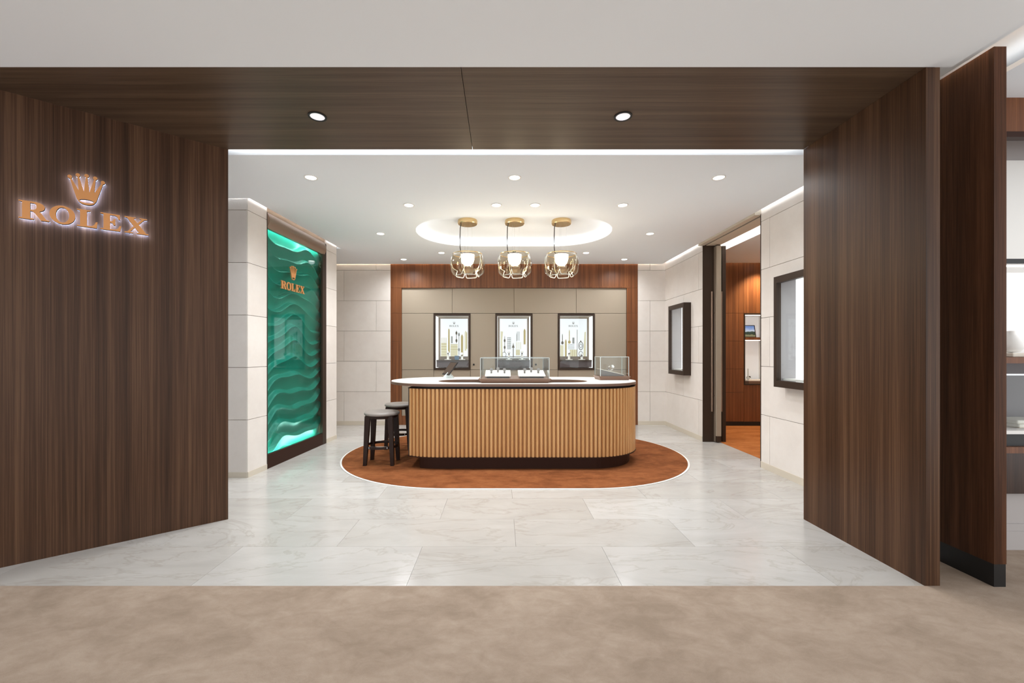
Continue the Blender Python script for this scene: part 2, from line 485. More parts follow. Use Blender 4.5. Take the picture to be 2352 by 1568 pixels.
# strips along the walls, lying on the ceiling edge
obj('led_strip', bx(XE - 0.03, XE - 0.012, 3.6, 4.99, ZC + 0.03, ZC + 0.04), 'led_white', cs)
obj('led_strip', bx(XE - 0.03, XE - 0.012, 6.45, 7.8, ZC + 0.03, ZC + 0.04), 'led_white', cs)
obj('led_strip', bx(-4.2, 2.9, 7.82, 7.838, ZC + 0.03, ZC + 0.04), 'led_warm', cs)
obj('led_strip', bx(-3.25, -2.72, 4.475, 4.49, ZC + 0.03, ZC + 0.04), 'led_white', cs)
MW = frame((-2.745, 4.563), 0.0692, 0.9976)      # left wall: x along the wall into the shop, y toward the shop
obj('led_strip', bx(0.0, 2.1, 0.07, 0.085, ZC + 0.03, ZC + 0.04), 'led_white', cs, M=MW)

# ------------------------------------------------------------------ back wall
wb = struct('wall_back', bx(-4.3, bxp(897), YB + 0.02, YB + 0.12, 0, 3.2), 'joint', 'stone clad back wall with wooden surround and taupe panels')
MB = Matrix(((1, 0, 0, 0), (0, -1, 0, YB + 0.02), (0, 0, 1, 0), (0, 0, 0, 1)))
jL = [[bxp(790) - 1.2, bxp(790)], [bxp(864) - 1.2, bxp(864)]]
stones(wb, MB, -4.3, bxp(897), jL)
wbr = struct('wall_back_right', bx(bxp(1465), 3.28, YB + 0.02, YB + 0.12, 0, 3.2), 'joint', 'stone clad back wall right of the wooden surround')
jx = bxp(1493)
stones(wbr, MB, bxp(1465), XR, [[jx], [jx], [jx], [jx], [], [jx]])
# wooden surround: stiles in three lengths and a head rail
ws = struct('wall_back_surround', bx(bxp(897), bxp(1465), 8.42, 8.46, 0, 3.2), 'bronze_dark', 'walnut surround of the back wall with taupe padded panels')
zt, zj1, zj2 = bzp(661), bzp(719), bzp(784)
for (a, b) in ((897, 922), (1440, 1465)):
    zz = [0.0, 0.17, zj2, zj1, zt]
    for i in range(4):
        obj('walnut_panel', bx(bxp(a), bxp(b), YB, YB + 0.05, zz[i] + 0.0015, zz[i + 1] - 0.0015), 'walnut', ws)
obj('walnut_panel', bx(bxp(897), bxp(1465), YB, YB + 0.05, zt + 0.0015, 3.2), 'walnut', ws)
obj('walnut_panel', bx(bxp(922), bxp(1440), YB + 0.004, YB + 0.05, 0, 0.17), 'walnut', ws)
obj('edge_bead', bx(bxp(918), bxp(1444), YB - 0.006, YB, zt, zt + 0.03), 'walnut', ws)
YT = YB + 0.03
def tp(a, b, y0, y1):
    obj('taupe_panel', bx(bxp(a) + 0.003, bxp(b) - 0.003, YT, YT + 0.02, bzp(y1) + 0.003, bzp(y0) - 0.003), 'taupe', ws, bev=0.002)
for a, b in ((922, 1038), (1038, 1181), (1181, 1324), (1324, 1440)): tp(a, b, 661, 719)
for a, b in ((922, 995.5), (1080, 1138), (1223, 1282), (1366.5, 1440)): tp(a, b, 719, 849)
for a, b in ((922, 995.5), (995.5, 1080), (1080, 1138), (1138, 1223), (1223, 1282), (1282, 1366.5), (1366.5, 1440)): tp(a, b, 849, 957)
obj('panel_backing', join(bx(bxp(897), bxp(922), YB + 0.05, YB + 0.06, 0, 3.2), bx(bxp(1440), bxp(1465), YB + 0.05, YB + 0.06, 0, 3.2), bx(bxp(922), bxp(1440), YB + 0.05, YB + 0.06, zt - 0.02, 3.2), bx(bxp(922), bxp(1440), YT + 0.02, YT + 0.03, zj1, zt), bx(bxp(922), bxp(1440), YT + 0.02, YT + 0.03, 0.17, bzp(849)),
    *[bx(bxp(a), bxp(b), YT + 0.02, YT + 0.03, bzp(849), zj1) for a, b in ((922, 995.5), (1080, 1138), (1223, 1282), (1366.5, 1440))]), 'taupe_dark', ws)
for px in (1088, 1231):
    obj('keyhole', lathe([(0.0, 0), (0.018, 0), (0.018, 0.012), (0.0, 0.012)], 16), 'black', ws,
        M=Matrix.Translation((bxp(px), YT, bzp(837))) @ Matrix.Rotation(math.pi / 2, 4, 'X'))

# ------------------------------------------------------------------ lettering
def glyph(ch):
    if ch == 'L': return [(0, 0), (.84, 0), (.88, .36), (.80, .36), (.73, .18), (.62, .09), (.42, .08), (.42, .92), (.55, .94), (.55, 1), (0, 1), (0, .94), (.13, .92), (.13, .08), (0, .06)], [], .90
    if ch == 'E': return [(0, 0), (.88, 0), (.93, .33), (.85, .33), (.76, .14), (.66, .08), (.42, .08), (.42, .46), (.52, .45), (.59, .32), (.66, .32), (.66, .71), (.59, .71), (.52, .56), (.42, .55), (.42, .92), (.64, .92), (.74, .86), (.80, .70), (.88, .70), (.86, 1), (0, 1), (0, .94), (.13, .92), (.13, .08), (0, .06)], [], .95
    if ch == 'X': return [(0, 1), (.52, 1), (.52, .94), (.42, .92), (.60, .66), (.80, .92), (.70, .94), (.70, 1), (1.06, 1), (1.06, .94), (.93, .92), (.66, .575), (1.02, .08), (1.13, .06), (1.13, 0), (.57, 0), (.57, .06), (.68, .08), (.48, .37), (.26, .08), (.38, .06), (.38, 0), (0, 0), (0, .06), (.13, .08), (.42, .45), (.12, .92), (0, .94)], [], 1.15
    if ch == 'R': return ([(0, 0), (.56, 0), (.56, .06), (.43, .08), (.43, .47), (.52, .46), (.60, .38), (.84, .0), (1.16, 0), (1.16, .06), (1.05, .08), (.86, .40), (.78, .49), (.90, .56), (.98, .66), (.99, .78), (.93, .90), (.80, .97), (.64, 1), (0, 1), (0, .94), (.13, .92), (.13, .08), (0, .06)],
                          [[(.43, .55), (.43, .92), (.56, .92), (.65, .86), (.68, .74), (.65, .61), (.55, .55)]], 1.17)
    if ch == 'O': return ell(.52, .5, .52, .53, 36), [list(reversed(ell(.52, .5, .27, .43, 36)))], 1.04
STARTS = {'R': 0.0, 'O': 1.165, 'L': 2.27, 'E': 3.27, 'X': 4.345}
def wordmark(name, parent, M, H, d0, d1, material, halo=None):
    """five slab-serif capitals of height H, standing d0..d1 off the surface; local (x along, y outward, z up)"""
    for ch in 'ROLEX':
        o, hs, w = glyph(ch)
        T = lambda p: ((STARTS[ch] + p[0]) * H, p[1] * H)
        oo, hh = [T(p) for p in o], [[T(p) for p in h] for h in hs]
        let = obj(name, prism(oo, hh, d0, d1 - 0.003 if halo else d1, 'y'), 'espresso' if halo else material, parent, M=M)
        if halo:
            obj('letter_face', prism(oo, hh, d1 - 0.003, d1, 'y'), material, let, M=M)
            obj('backlight', flat(oo, hh, halo[1]), 'halo', let, M=M)
def crown_pieces(cx, z0, Wd, Hh):
    T = lambda p: (cx + p[0] * Wd, z0 + p[1] * Hh)
    tips = [(-.44, .83), (-.23, .93), (0, .96), (.23, .93), (.44, .83)]
    vall = [(-.215, .45), (-.075, .43), (.075, .43), (.215, .45)]
    out = []
    for i, t in enumerate(tips):
        out += [(t[0] - .022, t[1]), (t[0] + .022, t[1])]
        if i < 4: out.append(vall[i])
    out += [(.27, .17), (.2, .06), (.1, .012), (0, 0), (-.1, .012), (-.2, .06), (-.27, .17)]
    hole = ell(0, .125, .2, .062, 24)
    body = ([T(p) for p in out], [[T(p) for p in hole]])
    balls = [[T(p) for p in ell(t[0] * 1.03, t[1] + .03, .062, .058, 16)] for t in tips]
    return body, balls
def crown(parent, M, cx, z0, Wd, Hh, d0, d1, material, halo=None):
    body, balls = crown_pieces(cx, z0, Wd, Hh)
    def solid(a, b): return join(prism(body[0], body[1], a, b, 'y'), *[prism(q, [], a + 0.0002, b + 0.0004, 'y') for q in balls])
    c = obj('crown', solid(d0, d1 - 0.003 if halo else d1), 'espresso' if halo else material, parent, M=M)
    if halo:
        obj('crown_face', solid(d1 - 0.003, d1), material, c, M=M)
        obj('backlight', join(flat(body[0], body[1], halo[1]), *[flat(b, [], halo[1] - 0.0002) for b in balls]), 'halo', c, M=M)
# sign on the left jamb: distance along the jamb from its outer end
def along(Y): return (Y - PL1.y) / dL.y
a0 = along(2.7055)
Msg = ML @ Matrix.Translation((a0, 0, 2.203))
sg = thing('wall_sign', tuple(ML @ Vector((a0 + 0.32, 0, 2.2))), 'large backlit bronze crown and lettering on the left portal panel', 'sign')
wordmark('letter', sg, Msg, 0.115, 0.026, 0.052, 'sign_bronze', (0.0245, 0.0255))
crown(sg, ML, along(2.903), 2.352, 0.178, 0.2, 0.026, 0.052, 'sign_bronze', (0.0245, 0.0255))

# ------------------------------------------------------------------ left wall with the green glass feature
wl = struct('wall_left', bx(0.0, 2.096, -0.6, -0.32, 0, 3.2), 'joint', 'stone clad left wall around the green glass feature', M=MW)
obj('wall_core', join(bx(0.0, 0.335, -0.32, -0.02, 0, 3.2), bx(1.76, 2.096, -0.32, -0.02, 0, 3.2), bx(0.335, 1.76, -0.32, -0.02, 2.99, 3.2)), 'joint', wl, M=MW)
MWS = MW @ Matrix.Translation((0, -0.02, 0))
stones(wl, MWS, 0.003, 0.335, [[]])
stones(wl, MWS, 1.758, 2.096, [[]])
wlf = struct('wall_left_front', bx(-3.4, -2.751, 4.583, 4.70, 0, 3.2), 'joint', 'stone clad end face of the left wall facing the portal')
MF = Matrix(((1, 0, 0, 0), (0, -1, 0, 4.583), (0, 0, 1, 0), (0, 0, 0, 1)))
stones(wlf, MF, -3.4, -2.751, [[]])
struct('wall_left_return', bx(-3.4, -3.32, 3.2, 4.56, 0, 3.2), 'plaster_white', 'plain wall behind the left portal panel')
struct('wall_left_end', join(bx(-4.4, -4.3, 6.4, 8.0, 0, 3.2), bx(-4.3, -2.70, 6.45, 6.655, 0, 3.2)), 'cream_wall', 'plain wall closing the passage behind the left wall')
# the feature itself
gf = thing('glass_wall_feature', tuple(MW @ Vector((1.0, 0, 0))), 'tall emerald green glass panel over carved waves in bronze frame', 'wall panel')
obj('skirt', bx(0.337, 1.645, -0.034, 0.002, 0, 0.165), 'espresso', gf, M=MW)
pr = [(0.0, 2.80)] + [(0.034 * math.sin(math.pi * i / 10), 2.80 + 0.018 * i) for i in range(1, 10)] + [(0.0, 2.98), (-0.034, 2.98), (-0.034, 2.80)]
n = len(pr)
beam = ([(0.337, p[0], p[1]) for p in pr] + [(1.70, p[0], p[1]) for p in pr], [tuple(range(n)), tuple(reversed(range(n, 2 * n)))] + [(i, (i + 1) % n, (i + 1) % n + n, i + n) for i in range(n)])
obj('head_beam', beam, 'bronze_light', gf, M=MW, smooth=True)
obj('side_post', bx(1.645, 1.756, -0.032, 0.004, 0, 2.97), 'bronze_dark', gf, M=MW)
obj('edge_trim', bx(0.335, 0.343, -0.12, 0.006, 0, 2.98), 'bronze_dark', gf, M=MW)
obj('glass_pane', bx(0.343, 1.645, -0.028, -0.020, 0.165, 2.80), 'teal_glass', gf, M=MW)
# carved waves: overlapping ridges that swell and pinch
NU, NZ = 100, 460
V, F = [], []
U0, U1, Z0, Z1 = 0.343, 1.756, 0.10, 2.86
for j in range(NZ + 1):
    z = Z0 + (Z1 - Z0) * j / NZ
    for i in range(NU + 1):
        u = (U1 - U0) * i / NU
        w = z + 0.080 * math.sin(2 * math.pi * u / 1.15 + 0.9 + 1.5 * math.sin(1.9 * z)) + 0.030 * math.sin(2 * math.pi * u / 0.62 + 2.3 * z) + 0.045 * math.sin(2.2 * z + 3.0 * u)
        t = (w * 5.8 + 0.40 * math.sin(1.7 * w + 2.0 * u)) % 1.0
        h = 0.056 * (t / 0.80) ** 2.0 if t < 0.80 else 0.056 * (1 - (t - 0.80) / 0.20) ** 0.9
        V.append((U0 + u, -0.122 + h, z))
for j in range(NZ):
    for i in range(NU):
        k = j * (NU + 1) + i
        F.append((k, k + 1, k + NU + 2, k + NU + 1))
obj('wave_relief', (V, F), 'wave_teal', gf, M=MW, smooth=True)
obj('led_strip', bx(0.35, 1.64, -0.056, -0.040, 0.137, 0.150), 'led_teal', gf, M=MW)
obj('led_strip', bx(0.35, 1.64, -0.056, -0.040, 2.822, 2.835), 'led_teal', gf, M=MW)
gs = thing('glass_sign', tuple(MW @ Vector((0.9, 0, 2.13))), 'small brass crown and lettering fixed on the green glass', 'sign')
uc = (5.465 - 4.563) / 0.9976
Mg = MW @ Matrix.Translation((uc - 0.272, -0.020, 2.145))
wordmark('letter', gs, Mg, 0.099, 0.0, 0.012, 'sign_bronze')
crown(gs, MW, uc, 2.29, 0.155, 0.175, -0.020, -0.008, 'sign_bronze')

# ------------------------------------------------------------------ right wall with doorway
MR = Matrix(((0, -1, 0, XR + 0.02), (1, 0, 0, 0), (0, 0, 1, 0), (0, 0, 0, 1)))     # local x = world Y, local y = toward the shop
BOXES = [(6.82, 7.445), (3.90, 4.563)]
BZ = (0.985, 2.165)
def rwall(name, y0, y1, hole, label):
    rr = rects_minus((y0, y1, 0, 3.2), [hole])
    return struct(name, join(*[bx(XR + 0.02, 3.26, a, b, c, d) for (a, b, c, d) in rr]), 'joint', label)
YD0, YD1 = 4.985, 6.42
hN = (BOXES[1][0] + 0.001, BOXES[1][1] - 0.001, BZ[0] + 0.001, BZ[1] - 0.001)
hF = (BOXES[0][0] + 0.001, BOXES[0][1] - 0.001, BZ[0] + 0.001, BZ[1] - 0.001)
wr1 = rwall('wall_right_near', 3.44, YD0, hN, 'stone clad right wall between portal and doorway')
stones(wr1, MR, 3.44, YD0 - 0.006, [[4.82], [4.2], [4.82], [4.2], [4.82], [4.2]], [hN])
wr2 = rwall('wall_right_far', YD1 + 0.001, YB + 0.02, hF, 'stone clad right wall between doorway and back wall')
stones(wr2, MR, YD1 + 0.012, YB, [[6.56], [7.1], [6.56], [7.1], [6.56], [7.1]], [hF])
struct('wall_portal_return', bx(XJR + 0.081, 3.40, YI - 0.02, YI + 0.01, 0, 3.2), 'plaster_white', 'plain wall behind the right portal jamb')
# door frame, header, sliding leaf
tr1 = struct('trim_door_post', bx(XR - 0.004, 3.262, YD1 - 0.012, YD1, 0, 2.985), 'bronze_dark', 'dark bronze lining on the far side of the doorway')
struct('trim_door_edge', bx(XR - 0.004, 3.262, YD0 - 0.006, YD0 + 0.004, 0, 2.985), 'bronze_dark', 'thin dark bronze edge on the near side of the doorway')
hd = struct('trim_door_header', bx(2.99, 3.075, YD0, YD1, 2.975, 3.06), 'base_stone', 'cream header strip above the doorway')
obj('track', bx(3.075, 3.105, YD0, YD1, 2.985, 3.0), 'black', hd)
obj('header_lining', bx(3.105, 3.30, YD0, YD1, 2.975, 3.06), 'base_stone', hd)
dr = tag(obj('door_1', bx(3.222, 3.298, 6.36, 7.55, 0.012, 2.955), 'taupe_dark'), 'tall sliding door leaf pushed open beside the doorway', None, None, 'structure')
obj('leaf_edge', bx(3.226, 3.294, 6.33, 6.36, 0.10, 2.955), 'taupe', dr)
obj('kick_plate', bx(3.224, 3.296, 6.33, 6.36, 0.012, 0.10), 'bronze_dark', dr)
obj('track_bracket', bx(3.235, 3.285, 6.34, 6.40, 2.955, 2.985), 'bronze', dr)
for hx in (3.188, 3.332):
    h = obj('pull_handle', tube([(hx, 6.40, 0.46), (hx, 6.40, 2.28)], 0.013, 10), 'bronze_light', dr, smooth=True)
    for hz in (0.70, 1.95):
        obj('standoff', tube([(hx, 6.40, hz), (3.222 if hx < 3.26 else 3.298, 6.40, hz)], 0.008, 8), 'bronze', h)
struct('trim_door_stop', bx(3.345, 3.40, 6.40, 6.47, 0, 2.97), 'bronze_dark', 'dark bronze upright behind the sliding door leaf')

# wall display boxes
def wall_box(y0, y1, label):
    t = thing('wall_display_case', (3.0, (y0 + y1) / 2, BZ[0]), label, 'display case', 'wall display cases')
    x0, xb = 2.94, 3.16
    z0, z1 = BZ
    f = 0.045
    Mx = Matrix(((0, 1, 0, 0), (1, 0, 0, 0), (0, 0, 1, 0), (0, 0, 0, 1)))     # (y, x, z) -> world
    obj('frame', ring_rect(y0, y1, z0, z1, f, x0, x0 + 0.05, 0.07), 'bronze_dark', t, M=Mx)
    obj('body', ring_rect(y0, y1, z0, z1, 0.02, x0 + 0.05, xb), 'bronze_dark', t, M=Mx)
    obj('side_lining', bx(x0 + 0.05, xb, y1 - 0.028, y1 - 0.02, z0 + 0.02, z1 - 0.02), 'lining', t)
    obj('side_lining', bx(x0 + 0.05, xb, y0 + 0.02, y0 + 0.028, z0 + 0.02, z1 - 0.02), 'lining', t)
    obj('light_panel', bx(xb, xb + 0.01, y0 + 0.02, y1 - 0.02, z0 + 0.02, z1 - 0.02), 'side_light', t)
    obj('glass_pane', bx(x0 + 0.015, x0 + 0.021, y0 + f, y1 - f, z0 + 0.07, z1 - 0.07), 'pane_glass', t)
    obj('inner_shelf', bx(x0 + 0.08, xb - 0.01, y0 + 0.03, y1 - 0.03, z0 + 0.07, z0 + 0.09), 'white_paint', t)
    return t
wall_box(*BOXES[0], 'dark bronze lit wall case between doorway and back corner')
wall_box(*BOXES[1], 'dark bronze lit wall case half hidden by the right portal jamb')

# baseboards
struct('baseboard_back', bx(-4.3, bxp(897), YB - 0.006, YB, 0, 0.075), 'base_stone', 'pale stone baseboard along the left part of the back wall')
struct('baseboard_back_right', bx(bxp(1465), XR, YB - 0.006, YB, 0, 0.075), 'base_stone', 'pale stone baseboard along the right part of the back wall')
struct('baseboard_left_front', bx(-3.32, -2.746, 4.557, 4.563, 0, 0.06), 'base_stone', 'pale stone baseboard on the end face of the left wall')
struct('baseboard_left', bx(1.758, 2.096, 0.0, 0.006, 0, 0.06), 'base_stone', 'pale stone baseboard past the green glass feature', M=MW)
struct('baseboard_left_near', bx(0.003, 0.333, 0.0, 0.006, 0, 0.06), 'base_stone', 'pale stone baseboard before the green glass feature', M=MW)
struct('baseboard_right', bx(XR - 0.006, XR, 3.44, YD0 - 0.006, 0, 0.075), 'base_stone', 'pale stone baseboard on the near right wall')
struct('baseboard_right_far', bx(XR - 0.006, XR, YD1 + 0.012, YB, 0, 0.075), 'base_stone', 'pale stone baseboard on the far right wall')

# ------------------------------------------------------------------ inner room beyond the doorway
YR = 7.80
def rxp(px): return (px - VPX) / FPX * YR
def rzp(py): return CAM_H - (py - VPY) / FPX * YR
NX0, NX1 = rxp(1709), rxp(1709) + 0.52
wi = struct('wall_inner_back', bx(3.26, 5.7, YR + 0.42, YR + 0.46, 0, 3.2), 'bronze_dark', 'walnut panelled wall of the side room')
zs = [0.08, 0.62, rzp(847), rzp(783), rzp(719), 3.2]
for i in range(len(zs) - 1):
    obj('walnut_panel', bx(3.27, NX0 - 0.005, YR, YR + 0.03, zs[i] + 0.002, zs[i + 1] - 0.002), 'walnut', wi)
obj('walnut_panel', bx(NX0 - 0.002, NX1 + 0.9, YR, YR + 0.03, zs[4] + 0.002, 3.2), 'walnut', wi)
obj('walnut_panel', bx(NX1 + 0.002, NX1 + 0.9, YR, YR + 0.03, 0.08, zs[4] - 0.002), 'walnut', wi)
obj('walnut_panel', bx(NX0, NX1, YR, YR + 0.03, 0.08, rzp(884)), 'walnut', wi)
obj('panel_backing', join(bx(3.27, NX0 - 0.004, YR + 0.03, YR + 0.04, 0, 3.2), bx(NX1 + 0.002, 5.62, YR + 0.03, YR + 0.04, 0, 3.2), bx(NX0 - 0.004, NX1 + 0.002, YR + 0.03, YR + 0.04, zs[4] - 0.02, 3.2), bx(NX0 - 0.004, NX1 + 0.002, YR + 0.03, YR + 0.04, 0, rzp(884) - 0.001)), 'bronze_dark', wi)
obj('toe_kick', bx(3.27, 5.7, YR + 0.005, YR + 0.03, 0, 0.078), 'black', wi)
struct('wall_inner_right', bx(5.62, 5.7, 4.9, YR, 0, 3.2), 'cream_wall', 'far right wall of the side room')
struct('wall_inner_front', bx(3.27, 5.7, 4.86, 4.9, 0, 3.2), 'cream_wall', 'near wall of the side room')
ci = struct('ceiling_inner', bx(3.59, 5.62, 4.9, 7.74, ZC, 3.03), 'plaster_grey', 'grey plaster ceiling of the side room')
obj('slot_face', bx(3.59, 3.61, 4.9, 7.74, 3.03, 3.2), 'plaster_white', ci)
obj('upper_ceiling', bx(3.33, 5.7, 4.9, 8.3, 3.2, 3.24), 'plaster_white', ci)
obj('led_strip', bx(3.36, 3.375, 4.95, 7.7, 3.10, 3.11), 'led_white', ci)
obj('slot_back', bx(3.305, 3.33, 4.9, 7.74, 3.0, 3.2), 'cream_wall', ci)
obj('led_strip', bx(3.65, 5.5, 7.70, 7.715, 3.03, 3.04), 'led_warm', ci)
# niche
nr = thing('side_room_niche', ((NX0 + NX1) / 2, YR + 0.2, rzp(884)), 'white lit niche in the walnut wall of the side room', 'niche')
nz0, nz1, nzs = rzp(884), rzp(719), rzp(778)
obj('frame', ring_rect(NX0, NX1, nz0, nz1, 0.018, YR - 0.006, YR + 0.03), 'bronze_dark', nr)
obj('back_panel', bx(NX0, NX1, YR + 0.38, YR + 0.40, nz0, nz1), 'vitrine_white', nr)
obj('side_panel', bx(NX0, NX0 + 0.018, YR + 0.03, YR + 0.38, nz0, nz1), 'white_paint', nr)
obj('side_panel', bx(NX1 - 0.018, NX1, YR + 0.03, YR + 0.38, nz0, nz1), 'white_paint', nr)
obj('top_panel', bx(NX0 + 0.018, NX1 - 0.018, YR + 0.03, YR + 0.38, nz1 - 0.03, nz1 - 0.01), 'white_paint', nr)
obj('bottom_panel', bx(NX0 + 0.018, NX1 - 0.018, YR + 0.03, YR + 0.38, nz0, nz0 + 0.02), 'black', nr)
obj('shelf', bx(NX0 + 0.018, NX1 - 0.018, YR + 0.02, YR + 0.38, nzs - 0.02, nzs + 0.03), 'walnut', nr)
obj('led_strip', bx(NX0 + 0.03, NX1 - 0.03, YR + 0.05, YR + 0.07, nz1 - 0.04, nz1 - 0.03), 'led_soft', nr)
obj('led_strip', bx(NX0 + 0.03, NX1 - 0.03, YR + 0.05, YR + 0.07, nzs - 0.03, nzs - 0.02), 'led_soft', nr)
pf = thing('picture_frame', (rxp(1729), YR + 0.16, nzs + 0.03), 'small framed landscape picture on the niche shelf', 'picture')
Mp = Matrix.Translation((rxp(1728), YR + 0.12, nzs + 0.031)) @ Matrix.Rotation(math.radians(-12), 4, 'X')
obj('picture', bx(-0.13, 0.13, -0.004, 0.0, 0.012, 0.225), 'landscape_print', pf, M=Mp)
obj('frame_rim', ring_rect(-0.14, 0.14, 0.0, 0.235, 0.012, -0.008, 0.012), 'bronze_dark', pf, M=Mp)
obj('stand_leg', bx(-0.02, 0.02, 0.012, 0.09, 0.024, 0.034), 'bronze_dark', pf, M=Mp)

# watches and little stands
def watch(loc, s, rz, label, group, tilt=0.0, face='white_paint', strap='steel'):
    """wrist watch closed in a loop: strap ring, round case with dial"""
    t = thing('watch', loc, label, 'watch', group)
    t.rotation_euler = (tilt, 0, rz)
    def part(name, vf, m, par=t, smooth=True):
        vs, fs = vf
        me = bpy.data.meshes.new(name); me.from_pydata([Vector(v) for v in vs], [], fs); me.materials.append(MATS[m])
        for p in me.polygons: p.use_smooth = smooth
        me.set_sharp_from_angle(angle=math.radians(40))
        return link(bpy.data.objects.new(name, me), par)
    N = 20
    Vv, Ff = [], []
    for i in range(N):
        a = 2 * math.pi * i / N
        for (r, x) in ((0.030, -.010), (0.030, .010), (0.027, .010), (0.027, -.010)):
            Vv.append((x * s, r * s * math.cos(a), (0.030 * 0.85 + r * 0.85 * math.sin(a)) * s))
    for i in range(N):
        j = (i + 1) % N
        for k in range(4):
            Ff.append((i * 4 + k, j * 4 + k, j * 4 + (k + 1) % 4, i * 4 + (k + 1) % 4))
    part('strap', (Vv, Ff), strap)
    R = Matrix.Translation((0, -0.026 * s, 0.040 * s)) @ Matrix.Rotation(math.radians(60), 4, 'X')
    def tr(vf): return [tuple(R @ Vector(v)) for v in vf[0]], vf[1]
    c = part('case', tr(lathe([(0.0, 0), (0.019 * s, 0), (0.020 * s, 0.004 * s), (0.018 * s, 0.009 * s), (0.0, 0.009 * s)], 18)), strap)
    part('dial', tr(lathe([(0.0, 0.0092 * s), (0.0155 * s, 0.0092 * s), (0.0155 * s, 0.0098 * s), (0.0, 0.0098 * s)], 18)), face, c)
    return t
tray = thing('watch_tray', (rxp(1730), YR + 0.13, nz0 + 0.02), 'white tray with clear post inside the side room niche', 'tray')
zb = nz0 + 0.0205
obj('tray_base', prism([(NX0 + 0.03, YR + 0.16), (NX0 + 0.11, YR + 0.04), (NX1 - 0.03, YR + 0.04), (NX1 - 0.03, YR + 0.32), (NX0 + 0.03, YR + 0.32)], [], zb, zb + 0.05), 'tray_brown', tray)
obj('pad', prism([(NX0 + 0.035, YR + 0.165), (NX0 + 0.115, YR + 0.046), (NX1 - 0.035, YR + 0.046), (NX1 - 0.035, YR + 0.31), (NX0 + 0.035, YR + 0.31)], [], zb + 0.05, zb + 0.075), 'white_leather', tray)
obj('clear_post', bx(NX0 + 0.10, NX0 + 0.112, YR + 0.05, YR + 0.062, zb + 0.075, zb + 0.28), 'acrylic', tray)
watch((rxp(1730), YR + 0.16, zb + 0.075), 1.1, 0.4, 'steel watch on the white tray in the side room niche', 'watches on show', 0, 'black')

# ------------------------------------------------------------------ three display niches in the back wall
def niche(pc, label, side):
    cx = bxp(pc)
    hw, z0, z1 = 0.345, bzp(849), bzp(720.5)
    ow = 0.309
    oz0, oz1 = bzp(845), bzp(725)
    YN = 8.28
    t = thing('display_niche', (cx, YB + 0.2, z0), label, 'display case', 'lit display niches in the back wall')
    obj('frame', ring_rect(cx - hw, cx + hw, z0, z1, 0.034, YB + 0.012, YB + 0.06), 'bronze_dark', t)
    for s in (-1, 1):
        obj('side_light_panel', bx(min(cx + s * ow, cx + s * (ow + .02)), max(cx + s * ow, cx + s * (ow + .02)), YB + 0.07, YN, oz0, oz1), 'side_light', t)
    obj('top_lining', bx(cx - ow, cx + ow, YB + 0.06, YN, oz1, oz1 + 0.02), 'taupe', t)
    obj('bottom_lining', bx(cx - ow, cx + ow, YB + 0.06, YN, oz0 - 0.02, oz0), 'glossy_plum', t)
    obj('back_board', bx(cx - ow, cx + ow, YN, YN + 0.02, oz0, oz1 + 0.02), 'taupe_dark', t)
    obj('header_board', bx(cx - ow + 0.03, cx + ow - 0.03, YN - 0.03, YN - 0.005, 2.016, oz1), 'taupe', t)
    g = obj('backlit_graphic', bx(cx - 0.267, cx + 0.267, YN - 0.012, YN - 0.001, 1.28, 2.016), 'graphic_white', t)
    obj('shelf', bx(cx - ow + 0.002, cx + ow - 0.002, 8.0, YN - 0.013, 1.19, 1.215), 'bronze', t)
    obj('shelf_front', bx(cx - ow + 0.002, cx + ow - 0.002, 8.02, 8.04, oz0 + 0.012, 1.19), 'glossy_plum', t)
    obj('glass_pane', bx(cx - ow, cx + ow, YB + 0.028, YB + 0.034, oz0, oz1), 'pane_glass', t)
    return t, g, cx, YN
PRINTS = {}
def prints(g, cx, YN, items):
    y1, y0 = YN - 0.012, YN - 0.014
    P = lambda u, v: (cx - 0.267 + 0.534 * u, 1.28 + 0.736 * v)
    for (kind, material, a) in items:
        if kind == 'r':
            (u0, u1, v0, v1) = a
            p, q = P(u0, v0), P(u1, v1)
            vf = bx(p[0], q[0], y0, y1, p[1], q[1])
        elif kind == 'lines':                       # stack of fine bars
            (u0, u1, v0, v1, n, horiz) = a
            L = []
            for k in range(n):
                if horiz:
                    v = v0 + (v1 - v0) * k / (n - 1); p, q = P(u0, v - 0.006), P(u1, v + 0.006)
                else:
                    u = u0 + (u1 - u0) * k / (n - 1); p, q = P(u - 0.007, v0), P(u + 0.007, v1)
                L.append(bx(p[0], q[0], y0, y1, p[1], q[1]))
            vf = join(*L)
        elif kind == 'p':                           # free outline
            vf = prism([P(*p) for p in a], [], y0, y1, 'y')
        elif kind == 'ring':
            (u, v, ru, rv, t) = a
            o = [P(u + ru * math.cos(k * math.pi / 12), v + rv * math.sin(k * math.pi / 12)) for k in range(24)]
            h = [P(u + (ru - t) * math.cos(-k * math.pi / 12), v + (rv - t * .8) * math.sin(-k * math.pi / 12)) for k in range(24)]
            vf = prism(o, [h], y0, y1, 'y')
        obj('printed_motif', vf, material, g)
    Mt = Matrix(((1, 0, 0, cx - 0.094), (0, -1, 0, YN - 0.012), (0, 0, 1, 1.858), (0, 0, 0, 1)))
    wordmark('printed_letter', g, Mt, 0.034, 0.0, 0.002, 'print_grey')
    crown(g, Matrix(((1, 0, 0, 0), (0, -1, 0, YN - 0.012), (0, 0, 1, 0), (0, 0, 0, 1))), cx, 1.905, 0.05, 0.052, 0.0, 0.002, 'print_grey')
